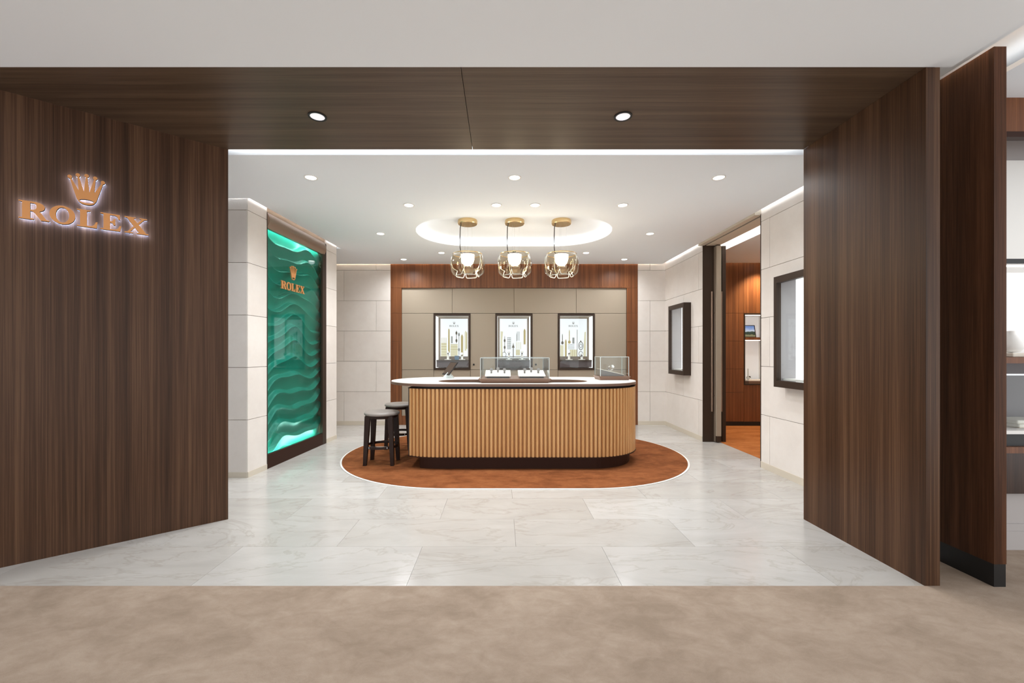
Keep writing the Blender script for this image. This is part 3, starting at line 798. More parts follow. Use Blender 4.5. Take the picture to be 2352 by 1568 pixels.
def tool(u, v0, v1, w, material, knobs=()):
    """slim pointed rod with knobs"""
    it = [('p', material, [(u - w / 2, v0), (u + w / 2, v0), (u + w / 2, v1 - 0.05), (u + w * 0.15, v1), (u - w * 0.15, v1), (u - w / 2, v1 - 0.05)])]
    for kv in knobs:
        it.append(('p', material, [(u - w * 1.6, kv - .02), (u - w * .8, kv - .04), (u + w * .8, kv - .04), (u + w * 1.6, kv - .02), (u + w * 1.6, kv + .02), (u + w * .8, kv + .04), (u - w * .8, kv + .04), (u - w * 1.6, kv + .02)]))
    return it
t, g, cx, yn = niche(1038, 'left lit display niche with printed tool skyline in the back wall', -1)
NL = cx
prints(g, cx, yn, [('r', 'print_pale', (.02, .23, .0, .36)), ('lines', 'print_gold', (.05, .21, .36, .5, 4, False)), ('lines', 'print_gold', (.03, .22, .05, .33, 5, True)),
    ('r', 'print_pale', (.37, .63, .0, .32)), ('lines', 'print_gold', (.37, .63, .05, .32, 5, True)), ('r', 'print_grey', (.39, .445, .35, .535)),
    ('p', 'print_gold', [(.275, .1), (.345, .1), (.335, .70), (.32, .735), (.295, .735), (.285, .70)])]
    + tool(.585, .35, .695, .022, 'print_dark', (.62, .42)) + tool(.677, .04, .65, .022, 'print_grey', (.58, .18)) + tool(.79, .0, .58, .085, 'print_gold') + tool(.92, .15, .68, .07, 'print_pale') + tool(.965, .2, .66, .03, 'print_gold'))
t, g, cx, yn = niche(1180.5, 'middle lit display niche with printed tool skyline in the back wall', 0)
NM = cx
prints(g, cx, yn, [('p', 'print_pale', [(.03, .0), (.11, .0), (.09, .4), (.12, .66), (.03, .67)]), ('r', 'print_pale', (.59, .74, .03, .18)), ('lines', 'print_gold', (.59, .74, .04, .17, 4, True)),
    ('lines', 'print_pale', (.60, .78, .19, .38, 6, False)), ('lines', 'print_grey', (.64, .72, .42, .66, 3, False)),
    ('lines', 'print_grey', (.27, .41, .2, .5, 7, True)), ('lines', 'print_grey', (.29, .40, .2, .5, 4, False)),
    ('p', 'print_dark', [(.44, .23), (.545, .23), (.51, .31), (.495, .37), (.48, .31)]), ('r', 'print_dark', (.48, .51, .0, .23)),
    ('ring', 'print_dark', (.16, .05, .08, .07, .016))]
    + tool(.18, .1, .55, .02, 'print_dark', (.42, .24)) + tool(.91, .32, .73, .075, 'print_gold', ()) + tool(.62, .4, .62, .02, 'print_grey'))
t, g, cx, yn = niche(1324.5, 'right lit display niche with printed tool skyline in the back wall', 1)
NRx = cx
prints(g, cx, yn, [('r', 'print_pale', (.02, .14, .0, .3)), ('r', 'print_pale', (.38, .62, .0, .18)), ('lines', 'print_gold', (.38, .62, .0, .18, 4, False)), ('lines', 'print_grey', (.30, .54, .2, .31, 4, True)),
    ('r', 'print_grey', (.465, .54, .34, .5)), ('r', 'print_dark', (.635, .652, .0, .71)), ('ring', 'print_dark', (.775, .28, .092, .115, .022)), ('ring', 'print_dark', (.775, .28, .05, .06, .016)),
    ('p', 'print_dark', [(.745, .38), (.805, .38), (.78, .43), (.77, .43)]), ('ring', 'print_dark', (.775, .07, .08, .07, .018)), ('p', 'print_pale', [(.87, .0), (.96, .0), (.96, .66), (.91, .64), (.89, .4)])]
    + tool(.10, .32, .6, .028, 'print_dark', (.36,)) + tool(.225, .0, .45, .065, 'print_gold') + tool(.355, .34, .71, .03, 'print_gold', (.38,)))
def stand(x, y, z, h, label, wl):
    t = thing('watch_stand', (x, y, z), label, 'stand', 'white stands in the back wall niches')
    obj('foot', bx(x - 0.06, x + 0.06, y - 0.05, y + 0.05, z, z + 0.012), 'white_leather', t)
    obj('post', lathe([(0.024, 0.012), (0.021, h * .6), (0.024, h), (0.0, h + 0.004)], 16, x, y, z), 'white_leather', t, smooth=True)
    watch((x, y, z + h), 1.15, 0, wl, 'watches on show')
ZS = 1.2155
def sx(px, Y=8.1): return (px - VPX) / FPX * Y
stand(sx(1029), 8.1, ZS, 0.10, 'white watch stand on the left of the left niche', 'watch on the white stand left in the left niche')
stand(sx(1061), 8.1, ZS, 0.07, 'white watch stand on the right of the left niche', 'watch on the white stand right in the left niche')
stand(sx(1169), 8.1, ZS, 0.09, 'white watch stand on the left of the middle niche', 'watch on the white stand left in the middle niche')
stand(sx(1199), 8.1, ZS, 0.10, 'white watch stand on the right of the middle niche', 'watch on the white stand right in the middle niche')
stand(sx(1307), 8.1, ZS, 0.10, 'white watch stand on the left of the right niche', 'watch on the white stand left in the right niche')
stand(sx(1336), 8.1, ZS, 0.06, 'white watch stand on the right of the right niche', 'watch on the white stand right in the right niche')
bb = thing('blue_gift_box', (sx(1050), 8.07, ZS), 'small blue box on the shelf of the left niche', 'box')
obj('box_body', bx(sx(1050) - 0.04, sx(1050) + 0.04, 8.03, 8.11, ZS, ZS + 0.06), 'blue_box', bb, bev=0.004)
obj('box_lid', bx(sx(1050) - 0.042, sx(1050) + 0.042, 8.028, 8.112, ZS + 0.06, ZS + 0.08), 'blue_box', bb, bev=0.004)

# ------------------------------------------------------------------ rug and counter
RUG = (-0.549, 0.871, 5.69, 1.5)
rg = thing('oval_rug', (0.16, 5.69, 0), 'rust brown oval rug under the fluted counter', 'rug')
obj('pile', prism(stadium(*RUG, 48), [], 0.0005, 0.010), 'rug_rust', rg)
obj('border', prism(stadium(RUG[0], RUG[1], RUG[2], RUG[3] + 0.022, 48), [list(reversed(stadium(RUG[0], RUG[1], RUG[2], RUG[3] + 0.001, 48)))], 0.0005, 0.007), 'white_paint', rg)
RZ = 0.010
CXL, CXR, CY = -0.734, 1.045, 5.47
ct = thing('reception_counter', (0.15, CY, RZ), 'gold fluted oval reception counter on the rust rug', 'counter')
obj('plinth', prism(cutstad(-0.955, CXL + 0.0, CXR, CY, 0.585, 32), [], RZ, 0.16), 'espresso', ct)
obj('body', prism(cutstad(-1.072, CXL, CXR, CY, 0.637, 32), [], 0.158, 0.938), 'flute_back', ct)
obj('bottom_trim', prism(cutstad(-1.09, CXL, CXR, CY, 0.662, 32), [], 0.148, 0.158), 'espresso', ct)
obj('top_trim', prism(cutstad(-1.09, CXL, CXR, CY, 0.655, 32), [], 0.938, 0.945), 'espresso', ct)
obj('shadow_gap', prism(cutstad(-1.0, CXL, CXR, CY, 0.60, 32), [], 0.945, 0.966), 'black', ct)
obj('end_panel', bx(-1.09, -1.072, CY - 0.53, CY + 0.53, 0.158, 0.938), 'dark_oak', ct)
HOLE = stadium(-0.50, 0.78, 5.27, 0.29, 20)
TOPO = stadium(CXL, CXR - 0.01, CY, 0.67, 36)
top = obj('countertop', prism(TOPO, [list(reversed(HOLE))], 0.974, 1.0), 'counter_top', ct)
obj('edge_band', prism(stadium(CXL, CXR - 0.01, CY, 0.664, 36), [list(reversed(stadium(-0.50, 0.78, 5.27, 0.296, 20)))], 0.964, 0.974), 'counter_edge', top)
obj('edge_lip', prism(stadium(CXL, CXR - 0.01, CY, 0.674, 36), [list(reversed(stadium(CXL, CXR - 0.01, CY, 0.6705, 36)))], 0.966, 0.994), 'counter_edge', top)
obj('well_rim', prism(stadium(-0.50, 0.78, 5.27, 0.2895, 20), [list(reversed(stadium(-0.50, 0.78, 5.27, 0.278, 20)))], 0.95, 0.999), 'tray_brown', top)
obj('well_floor', prism(stadium(-0.50, 0.78, 5.27, 0.288, 20), [], 0.946, 0.950), 'espresso', top)
# flutes: one slat mesh placed along the outline
RS = 0.637
def path():
    """outward points from the left cut round the front to the back of the right end"""
    a_cut = math.acos((-1.072 - CXL) / RS)
    arcL = (math.pi / 2 - (math.pi - a_cut)) * RS
    # left arc runs from angle -(a_cut) to -pi/2
    L1 = abs(-math.pi / 2 + a_cut) * RS
    L2 = CXR - CXL
    L3 = math.pi * RS
    tot = L1 + L2 + L3
    n = int(round(tot / 0.0478))
    out = []
    for i in range(n):
        s = (i + 0.5) * tot / n
        if s < L1:
            a = -a_cut + s / RS
            out.append((CXL + RS * math.cos(a), CY + RS * math.sin(a), a))
        elif s < L1 + L2:
            out.append((CXL + s - L1, CY - RS, -math.pi / 2))
        else:
            a = -math.pi / 2 + (s - L1 - L2) / RS
            out.append((CXR + RS * math.cos(a), CY + RS * math.sin(a), a))
    return out
prof = [(-0.0195, 0.0), (0.0195, 0.0), (0.0135, 0.017), (0.009, 0.020), (-0.009, 0.020), (-0.0135, 0.017)]
sm = bpy.data.meshes.new('slat')
vv, ff = prism(prof, [], 0.0, 0.778)
sm.from_pydata(vv, [], ff); sm.materials.append(MATS['flute_gold'])
import bmesh
bm = bmesh.new(); bm.from_mesh(sm); bmesh.ops.recalc_face_normals(bm, faces=bm.faces); bm.to_mesh(sm); bm.free()
for (x, y, a) in path():
    s = bpy.data.objects.new('slat', sm)
    s.location = Vector((x, y, 0.159)) - ct.location
    s.rotation_euler = (0, 0, a - math.pi / 2)
    link(s, ct)

# ------------------------------------------------------------------ stools
def stool(x, y, rz, label):
    t = thing('bar_stool', (x, y, RZ), label, 'stool', 'round stools at the counter')
    t.rotation_euler = (0, 0, rz)
    def P(name, vf, m, smooth=False, par=t):
        me = bpy.data.meshes.new(name); me.from_pydata([Vector(v) for v in vf[0]], [], vf[1]); me.materials.append(MATS[m])
        b2 = bmesh.new(); b2.from_mesh(me); bmesh.ops.recalc_face_normals(b2, faces=b2.faces); b2.to_mesh(me); b2.free()
        if smooth:
            for p in me.polygons: p.use_smooth = True
            me.set_sharp_from_angle(angle=math.radians(35))
        return link(bpy.data.objects.new(name, me), par)
    P('seat', lathe([(0.0, 0.588), (0.196, 0.588), (0.207, 0.594), (0.211, 0.604), (0.208, 0.616), (0.196, 0.625), (0.15, 0.630), (0.0, 0.632)], 40), 'seat_leather', True)
    P('seat_rim', lathe([(0.0, 0.552), (0.165, 0.552), (0.192, 0.562), (0.198, 0.587), (0.0, 0.588)], 40), 'stool_wood', True)
    for sx_, sy_ in ((-1, -1), (1, -1), (1, 1), (-1, 1)):
        n = 6
        V, F = [], []
        for i in range(n + 1):
            f = i / n
            z = 0.585 * f
            cx_ = sx_ * (0.163 - 0.028 * f); cy_ = sy_ * (0.140 - 0.018 * f)
            h = 0.020 + 0.010 * f
            for (a, b) in ((-1, -1), (1, -1), (1, 1), (-1, 1)):
                V.append((cx_ + a * h, cy_ + b * h, z))
        for i in range(n):
            for k in range(4):
                F.append((i * 4 + k, i * 4 + (k + 1) % 4, i * 4 + 4 + (k + 1) % 4, i * 4 + 4 + k))
        F += [(0, 1, 2, 3), (n * 4 + 3, n * 4 + 2, n * 4 + 1, n * 4)]
        P('leg', (V, F), 'stool_wood')
    P('foot_ring', lathe([(0.185, 0.20), (0.200, 0.20), (0.200, 0.228), (0.185, 0.228)], 40, close=True), 'stool_wood', True)
    P('foot_plate', bx(-0.11, 0.11, -0.17, -0.135, 0.205, 0.226), 'steel')
    return t
stool(-1.46, 5.16, 0.0, 'dark wooden round stool nearer the portal at the counter end')
stool(-1.44, 5.99, 0.0, 'dark wooden round stool behind the front stool beside the counter')

# ------------------------------------------------------------------ things on the counter
ZT = 1.0005
def glass_box(name, par, x0, x1, y0, y1, z0, z1, t=0.008):
    obj('front_pane', bx(x0, x1, y0, y0 + t, z0, z1), 'case_glass', par)
    obj('back_pane', bx(x0, x1, y1 - t, y1, z0, z1), 'case_glass', par)
    obj('side_pane', bx(x0, x0 + t, y0 + t, y1 - t, z0, z1), 'case_glass', par)
    obj('side_pane', bx(x1 - t, x1, y0 + t, y1 - t, z0, z1), 'case_glass', par)
    obj('top_pane', bx(x0 + t, x1 - t, y0 + t, y1 - t, z1 - t, z1), 'case_glass', par)
    e = 0.005
    L = []
    for X in (x0, x1 - e):
        for Yy in (y0, y1 - e):
            L.append(bx(X - 0.0005, X + e + 0.0005, Yy - 0.0005, Yy + e + 0.0005, z0, z1 + 0.0005))
    for Yy in (y0, y1 - e): L.append(bx(x0 + e, x1 - e, Yy - 0.0005, Yy + e + 0.0005, z1 - e, z1 + 0.0005))
    for X in (x0, x1 - e): L.append(bx(X - 0.0005, X + e + 0.0005, y0 + e, y1 - e, z1 - e, z1 + 0.0005))
    obj('glass_edges', join(*L), 'acrylic', par)
def taper(x0, x1, y0, y1, z0, z1, d):
    v = [(x0 + d, y0 + d, z0), (x1 - d, y0 + d, z0), (x1 - d, y1 - d, z0), (x0 + d, y1 - d, z0), (x0, y0, z1), (x1, y0, z1), (x1, y1, z1), (x0, y1, z1)]
    return v, bx(0, 1, 0, 1, 0, 1)[1]
vc = thing('glass_vitrine', (0.155, 5.26, ZT), 'wide clear glass case with two white trays on the counter', 'display case')
obj('base', taper(-0.268, 0.575, 4.855, 5.68, ZT, 1.048, 0.035), 'tray_brown', vc)
glass_box('v', vc, -0.247, 0.556, 4.90, 5.64, 1.0485, 1.294)
def pad(x0, x1, label, wls):
    y0, y1 = 5.03, 5.33
    t = thing('watch_pad', ((x0 + x1) / 2, (y0 + y1) / 2, 1.049), label, 'tray', 'white trays in the wide glass case')
    obj('pad_base', bx(x0 + 0.02, x1 - 0.02, y0 + 0.02, y1 - 0.02, 1.0487, 1.066), 'black', t)
    V = [(x0, y0, 1.066), (x1, y0, 1.066), (x1, y1, 1.066), (x0, y1, 1.066), (x0, y0, 1.078), (x1, y0, 1.078), (x1, y1, 1.132), (x0, y1, 1.132)]
    obj('pad_top', (V, bx(0, 1, 0, 1, 0, 1)[1]), 'white_leather', t, bev=0.004)
    for i, w in enumerate(wls):
        f = (i + 0.75) / 3.5
        yy = 5.17 if i != 1 else 5.22
        watch((x0 + (x1 - x0) * (0.24 + 0.26 * i), yy, 1.081 + (yy - y0) * 0.18), 1.05, 0, w, 'watches on show', math.radians(8), 'pad_grey', 'pad_grey')
pad(-0.198, 0.110, 'white sloped tray on the left in the wide glass case', ['left watch on the left white tray in the glass case', 'middle watch on the left white tray in the glass case', 'right watch on the left white tray in the glass case'])
pad(0.205, 0.525, 'white sloped tray on the right in the wide glass case', ['left watch on the right white tray in the glass case', 'middle watch on the right white tray in the glass case', 'right watch on the right white tray in the glass case'])
vr = thing('small_vitrine', (1.45, 5.56, ZT), 'small clear glass case at the right end of the counter', 'display case')
obj('base', taper(1.245, 1.645, 5.38, 5.74, ZT, 1.05, 0.02), 'tray_brown', vr)
glass_box('v', vr, 1.262, 1.63, 5.40, 5.72, 1.0505, 1.30)
pd = thing('sloped_display_pad', (1.44, 5.56, 1.051), 'grey sloped pad inside the small glass case', 'tray')
V = [(1.28, 5.45, 1.0508), (1.58, 5.45, 1.0508), (1.58, 5.68, 1.0508), (1.28, 5.68, 1.0508), (1.28, 5.45, 1.135), (1.58, 5.45, 1.065), (1.58, 5.68, 1.065), (1.28, 5.68, 1.135)]
obj('wedge', (V, bx(0, 1, 0, 1, 0, 1)[1]), 'pad_grey', pd, bev=0.004)
V2 = [(v[0], v[1], v[2] + (0.0845 if i in (0, 3) else 0.0145)) for i, v in enumerate(V[:4])]
obj('rim', ([(1.28, 5.45, 1.1355), (1.58, 5.45, 1.0655), (1.58, 5.68, 1.0655), (1.28, 5.68, 1.1355), (1.28, 5.45, 1.1415), (1.58, 5.45, 1.0715), (1.58, 5.68, 1.0715), (1.28, 5.68, 1.1415)], bx(0, 1, 0, 1, 0, 1)[1]), 'felt_cream', pd)
w = watch((1.43, 5.54, 1.117), 1.3, 0.5, 'white dialled watch on the grey pad in the small glass case', 'watches on show', 0)
# tablet on its stand
tb = thing('tablet', (-0.74, 5.82, ZT), 'tablet computer tilted on a small stand on the counter', 'tablet')
Mt = Matrix.Translation((-0.765, 5.80, 1.055)) @ Matrix.Rotation(math.radians(30), 4, 'Z') @ Matrix.Rotation(math.radians(38), 4, 'Y')
obj('tablet_body', bx(-0.005, 0.007, -0.12, 0.12, -0.01, 0.21), 'black', tb, M=Mt, bev=0.003)
obj('tablet_screen', bx(-0.0062, -0.0052, -0.108, 0.108, 0.006, 0.196), 'bronze', tb, M=Mt)
obj('stand_neck', bx(0.007, 0.022, -0.03, 0.03, 0.03, 0.10), 'steel', tb, M=Mt)
obj('stand_base', prism([(-0.80, ZT), (-0.66, ZT), (-0.66, ZT + 0.012), (-0.715, ZT + 0.075), (-0.735, ZT + 0.085), (-0.80, ZT + 0.02)], [], 5.76, 5.88, 'y'), 'acrylic', tb)

# ------------------------------------------------------------------ pendant lamps
def pendant(px, label):
    Y = 5.60
    x = (px - VPX) / FPX * Y
    zc = 3.1045
    zt, zb = 1.35 + (810 - 584) / FPX * Y, 1.35 + (810 - 634) / FPX * Y      # shade top and bottom
    t = thing('pendant_lamp', (x, Y, zb), label, 'lamp', 'glass pendants over the counter')
    obj('canopy', lathe([(0.0, 3.05), (0.122, 3.05), (0.130, 3.058), (0.130, 3.092), (0.126, zc), (0.0, zc)], 40, x, Y, 0), 'gold', t, smooth=True)
    xl = x - 0.092
    obj('cable', tube([(xl + 0.008, Y - 0.02, 3.05), (xl - 0.004, Y - 0.02, 3.0), (xl - 0.008, Y - 0.02, 2.85), (xl - 0.006, Y - 0.02, 2.74), (xl + 0.004, Y, 2.68), (xl + 0.05, Y, zt - 0.02)], 0.0055, 8), 'black', t, smooth=True)
    for (dx, dy) in ((0.0, 0.05), (0.06, -0.03), (-0.03, -0.06)):
        obj('wire', tube([(x + dx, Y + dy, 3.05), (x + dx, Y + dy, zt - 0.01)], 0.0009, 5), 'steel', t)
    # lobed glass: bulging body with five folds, wavy lower lip
    H = zt - zb
    NA, NP = 120, 22
    V, F = [], []
    for wall in (0, 1):
        for i in range(NA):
            a = 2 * math.pi * i / NA
            ph = (a * 5 / (2 * math.pi)) % 1.0
            fold = math.exp(-((ph - 0.5) / 0.07) ** 2)
            for k in range(NP + 1):
                f = k / NP
                low = 0.24 * H * fold
                z = zt - (H - low) * f
                b = math.sin(math.pi * (0.20 + 0.55 * f))
                r = 0.232 * (0.60 + 0.40 * b) * (1 - 0.02 * f)
                if f > 0.80: r *= 1 - 0.22 * ((f - 0.80) / 0.20) ** 2
                r *= 1 - 0.16 * fold * max(0.0, f - 0.15)
                r -= wall * 0.006
                V.append((x + r * math.cos(a), Y + r * math.sin(a), z))
    m1 = NA * (NP + 1)
    for i in range(NA):
        j = (i + 1) % NA
        for k in range(NP):
            q = (i * (NP + 1) + k, j * (NP + 1) + k, j * (NP + 1) + k + 1, i * (NP + 1) + k + 1)
            F.append(q); F.append(tuple(m1 + c for c in reversed(q)))
        for k in (0, NP):
            F.append((i * (NP + 1) + k, j * (NP + 1) + k, m1 + j * (NP + 1) + k, m1 + i * (NP + 1) + k))
    sh = obj('glass_shade', (V, F), 'smoked_glass', t, smooth=True)
    lip = [V[(i % NA) * (NP + 1) + NP] for i in range(NA + 1)]
    obj('lower_lip', tube(lip, 0.0035, 5), 'acrylic', sh, smooth=True)
    for q in range(5):
        i = int(round((q + 0.5) / 5 * NA)) % NA
        obj('fold_seam', tube([V[i * (NP + 1) + k] for k in range(3, NP + 1)], 0.003, 5), 'acrylic', sh, smooth=True)
    # rim beads catch the light
    rim = [(0.232 * (0.60 + 0.40 * math.sin(math.pi * 0.2)) * math.cos(2 * math.pi * i / 40) + x, 0.232 * (0.60 + 0.40 * math.sin(math.pi * 0.2)) * math.sin(2 * math.pi * i / 40) + Y, zt) for i in range(41)]
    obj('top_rim', tube(rim, 0.005, 6), 'gold', sh, smooth=True)
    obj('diffuser', lathe([(0.0, zt - 0.15), (0.045, zt - 0.143), (0.075, zt - 0.115), (0.088, zt - 0.07), (0.092, zt - 0.005), (0.0, zt - 0.005)], 32, x, Y, 0), 'diffuser', t, smooth=True)
    obj('cap', lathe([(0.0, zt - 0.005), (0.096, zt - 0.005), (0.096, zt + 0.002), (0.0, zt + 0.004)], 32, x, Y, 0), 'bronze', t)
    # the smaller inner glass bowl below the diffuser
    obj('inner_bowl', lathe([(0.0, zb + 0.03), (0.06, zb + 0.036), (0.10, zb + 0.065), (0.115, zb + 0.11), (0.112, zb + 0.11), (0.097, zb + 0.068), (0.058, zb + 0.04), (0.0, zb + 0.034)], 32, x - 0.01, Y, 0), 'smoked_glass', t, smooth=True)
    l = bpy.data.lights.new('bulb', 'POINT'); l.energy = 14.0; l.color = (1, 0.90, 0.74); l.shadow_soft_size = 0.06
    lo = bpy.data.objects.new('bulb', l); lo.location = (0, 0, zt - zb - 0.19); link(lo, t)
    return t
pendant(1074, 'left glass pendant lamp hanging over the counter')
pendant(1182, 'middle glass pendant lamp hanging over the counter')
pendant(1289.5, 'right glass pendant lamp hanging over the counter')

# ------------------------------------------------------------------ downlights
def downlight(x, y, z, label, trim='white_paint', face='lamp_face', power=SPOT_W, group='recessed ceiling downlights', angle=162, tilt=None, color=(0.965, 0.985, 1.0), r=0.062, blend=0.9):
    t = thing('downlight', (x, y, z - 0.006), label, 'downlight', group)
    obj('trim_ring', lathe([(r - 0.014, z), (r - 0.012, z - 0.003), (r, z - 0.006), (r, z - 0.0005), (r - 0.014, z - 0.0005)], 32, x, y, 0), trim, t, smooth=True) if False else \
        obj('trim_ring', prism(ell(x, y, r, r, 32), [list(reversed(ell(x, y, r - 0.013, r - 0.013, 32)))], z - 0.006, z - 0.0005), trim, t)
    obj('lens', prism(ell(x, y, r - 0.0135, r - 0.0135, 32), [], z - 0.0035, z - 0.0008), face, t)
    if power:
        l = bpy.data.lights.new('beam', 'SPOT'); l.energy = power; l.spot_size = math.radians(angle); l.spot_blend = blend
        l.shadow_soft_size = 0.05; l.color = color
        lo = bpy.data.objects.new('beam', l); lo.location = (0, 0, -0.015); link(lo, t)
        if tilt: lo.rotation_euler = tilt
    return t
R1 = 3.97
for px, w, k in ((714, 'left', 1.5), (1182, 'middle', 1.0), (1651, 'right', 0.8)):
    downlight((px - VPX) / FPX * R1, R1, ZC, w + ' white downlight in the ceiling row nearest the portal', power=SPOT_W * k)
R2 = 4.714
for px, w in ((939, 'leftmost white downlight in the row before the oval recess'), (1140, 'second white downlight in the row before the oval recess'), (1229, 'third white downlight in the row before the oval recess'), (1430, 'rightmost white downlight in the row before the oval recess')):
    downlight((px - VPX) / FPX * R2, R2, ZC, w)
downlight((874 - VPX) / FPX * 5.841, 5.841, ZC, 'white downlight in the ceiling left of the oval recess', power=SPOT_W * 1.5)
downlight((1493 - VPX) / FPX * 5.841, 5.841, ZC, 'white downlight in the ceiling right of the oval recess', power=SPOT_W * 0.9)
downlight((1014 - VPX) / FPX * 6.959, 6.959, ZC, 'white downlight behind the oval recess, left of the pendants')
downlight((1346 - VPX) / FPX * 6.959, 6.959, ZC, 'white downlight behind the oval recess, right of the pendants')
downlight((927 - VPX) / FPX * 7.444, 7.444, ZC, 'white downlight nearest the back wall on the left', power=SPOT_W * 1.0)
downlight((1434 - VPX) / FPX * 7.444, 7.444, ZC, 'white downlight nearest the back wall on the right', power=SPOT_W * .75)
downlight((729 - VPX) / FPX * 2.947, 2.947, ZC, 'black rimmed downlight in the portal soffit on the left', 'black', 'lamp_face_dim', SPOT_W * .5, 'portal soffit downlights')
downlight((1431 - VPX) / FPX * 2.947, 2.947, ZC, 'black rimmed downlight in the portal soffit on the right', 'black', 'lamp_face_dim', SPOT_W * .5, 'portal soffit downlights')
downlight(4.72, 7.56, ZC, 'warm downlight in the side room ceiling', 'white_paint', 'lamp_face', 190, 'side room downlights', 110, None, (1, 0.80, 0.52))
downlight(4.2, 6.1, ZC, 'downlight over the side room carpet', 'white_paint', 'lamp_face', 60, 'side room downlights')
# dome sensor behind the recess
sn = thing('ceiling_sensor', (0.204, 6.84, ZC - 0.03), 'small black dome sensor on the ceiling behind the middle pendant', 'sensor')
obj('mount', lathe([(0.0, ZC - 0.012), (0.035, ZC - 0.012), (0.04, ZC - 0.0005), (0.0, ZC - 0.0005)], 20, 0.204, 6.84, 0), 'white_paint', sn)
obj('dome', lathe([(0.0, ZC - 0.04), (0.015, ZC - 0.037), (0.026, ZC - 0.026), (0.029, ZC - 0.012), (0.0, ZC - 0.012)], 20, 0.204, 6.84, 0), 'black', sn, smooth=True)

# ------------------------------------------------------------------ right: wooden fin and the neighbouring display
fn = struct('wall_fin', bx(2.83, 2.902, 2.427, 2.76, 0.135, 3.11), 'fin_wood', 'dark wooden fin wall right of the portal')
obj('fin_base', bx(2.832, 2.90, 2.429, 2.76, 0.004, 0.135), 'black', fn)
struct('wall_cream_return', bx(XJR + 0.081, 2.83, 2.78, 2.83, 0, 3.2), 'cream_wall', 'narrow cream wall between portal jamb and wooden fin')
struct('baseboard_cream', bx(XJR + 0.081, 2.83, 2.765, 2.78, 0.0, 0.11), 'white_paint', 'pale baseboard between portal jamb and wooden fin')
struct('ceiling_slot_cap', bx(2.54, 6, -2.5, 3.3, 3.22, 3.26), 'plaster_white', 'upper ceiling above the light slots beside the fin')
cn = struct('ceiling_neighbour', bx(3.13, 6, -2.5, 2.9, 3.09, 3.12), 'plaster_grey', 'grey ceiling of the neighbouring display')
obj('led_strip', bx(3.15, 3.165, 1.4, 2.8, 3.12, 3.13), 'led_soft', cn)
obj('led_strip', bx(2.74, 2.755, 2.0, 2.75, 3.12, 3.13), 'led_dim_warm', cn)
YN2 = 2.90
def nz(py, Y=YN2): return CAM_H - (py - VPY) / FPX * Y
nw = struct('wall_neighbour', bx(2.90, 6, YN2 + 0.35, YN2 + 0.40, 0, 3.3), 'lilac_grey', 'pale wall of the neighbouring jewellery display')
struct('wall_neighbour_low', bx(2.90, 6, YN2 + 0.0, YN2 + 0.05, 0, 0.45), 'lilac_grey', 'pale plinth wall under the neighbouring display')
struct('baseboard_neighbour', join(bx(2.90, 6, YN2 - 0.015, YN2, 0, 0.13), bx(2.90, 6, YN2 - 0.008, YN2, 0.13, 0.18)), 'lilac_grey', 'grey moulded baseboard under the neighbouring display')
struct('trim_valance', join(bx(2.90, 6, YN2 - 0.02, YN2 + 0.03, nz(305), 3.20)), 'walnut', 'walnut valance above the neighbouring display')
struct('trim_valance_edge', join(bx(2.90, 6, YN2 - 0.022, YN2 + 0.032, nz(318), nz(305) - 0.001)), 'espresso', 'dark edge strip under the walnut valance')
cb = thing('jewellery_cabinet', (3.6, YN2, 0.45), 'built in jewellery display cabinet at the right edge', 'cabinet')
obj('white_back', bx(2.95, 5.0, YN2 + 0.33, YN2 + 0.349, nz(605), nz(318)), 'white_paint', cb)
obj('dark_rail', bx(2.95, 5.0, YN2 + 0.0, YN2 + 0.03, nz(605), nz(594)), 'black', cb)
obj('bright_back', bx(2.95, 5.0, YN2 + 0.33, YN2 + 0.349, nz(812), nz(605)), 'vitrine_white', cb)
obj('shelf', bx(2.95, 5.0, YN2 - 0.02, YN2 + 0.33, nz(834), nz(820)), 'walnut', cb)
obj('glass_back', bx(2.95, 5.0, YN2 + 0.30, YN2 + 0.33, nz(985), nz(834)), 'glossy_plum', cb)
obj('case_glass_pane', bx(2.95, 5.0, YN2 + 0.0, YN2 + 0.006, nz(980), nz(858)), 'pane_glass', cb)
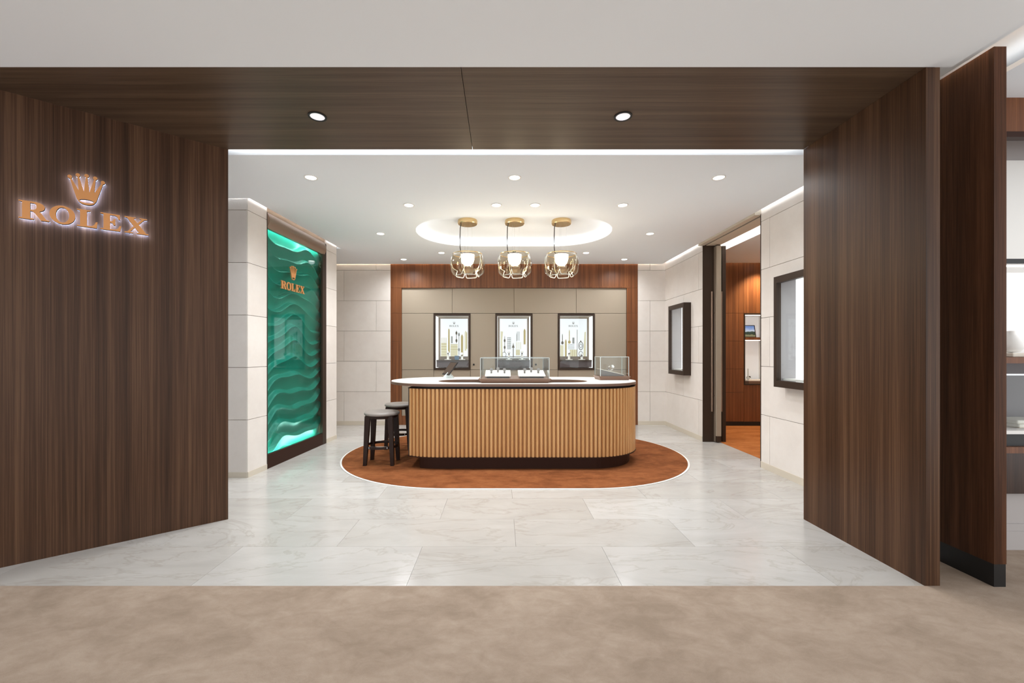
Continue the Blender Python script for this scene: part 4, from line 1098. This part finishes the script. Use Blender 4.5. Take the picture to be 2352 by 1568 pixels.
obj('case_rail', bx(2.95, 5.0, YN2 - 0.005, YN2 + 0.012, nz(862), nz(858)), 'steel', cb)
obj('console_top', bx(2.95, 5.0, YN2 - 0.06, YN2 + 0.33, nz(993), nz(985)), 'white_paint', cb)
obj('console_recess', bx(2.95, 5.0, YN2 - 0.03, YN2 + 0.33, nz(1022), nz(993)), 'black', cb)
obj('console_rail', bx(2.95, 5.0, YN2 - 0.06, YN2 + 0.33, nz(1036), nz(1022)), 'walnut', cb)
obj('console_drawer', bx(2.95, 5.0, YN2 - 0.05, YN2 + 0.33, nz(1128), nz(1036)), 'dark_oak', cb)
obj('led_strip', bx(2.95, 5.0, YN2 + 0.04, YN2 + 0.055, nz(605) - 0.012, nz(605) - 0.002), 'led_soft', cb)
def nx(px, Y): return (px - VPX) / FPX * Y
jb = thing('necklace_bust', (nx(2322, 3.02), 3.02, nz(812)), 'white rounded necklace bust on the walnut shelf', 'jewellery stand')
zq = nz(820) + 0.0005
obj('cushion', bx(nx(2300, 3.02), nx(2345, 3.02), 2.95, 3.09, zq, zq + 0.03), 'felt_cream', jb, bev=0.006)
obj('bust', lathe([(0.0, 0.03), (0.045, 0.035), (0.06, 0.06), (0.058, 0.09), (0.035, 0.14), (0.022, 0.165), (0.02, 0.185), (0.0, 0.187)], 24, nx(2322, 3.02), 3.02, zq), 'white_leather', jb, smooth=True)
for k in range(2):
    tp_ = thing('jewellery_tray', (nx(2352, 3.0), 2.97, nz(985) + 0.002 + 0.028 * k), ('lower' if k == 0 else 'upper') + ' cream padded tray stacked on the white console top', 'tray', 'stacked cream trays')
    obj('tray_pad', bx(nx(2326 - 4 * k, 2.97), nx(2326, 2.97) + 0.35, 2.90 + 0.03, 3.10, nz(985) + 0.0005 + 0.028 * k, nz(985) + 0.0275 + 0.028 * k), 'felt_cream', tp_, bev=0.008)
    obj('tray_base', bx(nx(2328, 2.97), nx(2326, 2.97) + 0.34, 3.10, 3.12, nz(985) + 0.001 + 0.028 * k, nz(985) + 0.02 + 0.028 * k), 'white_paint', tp_)
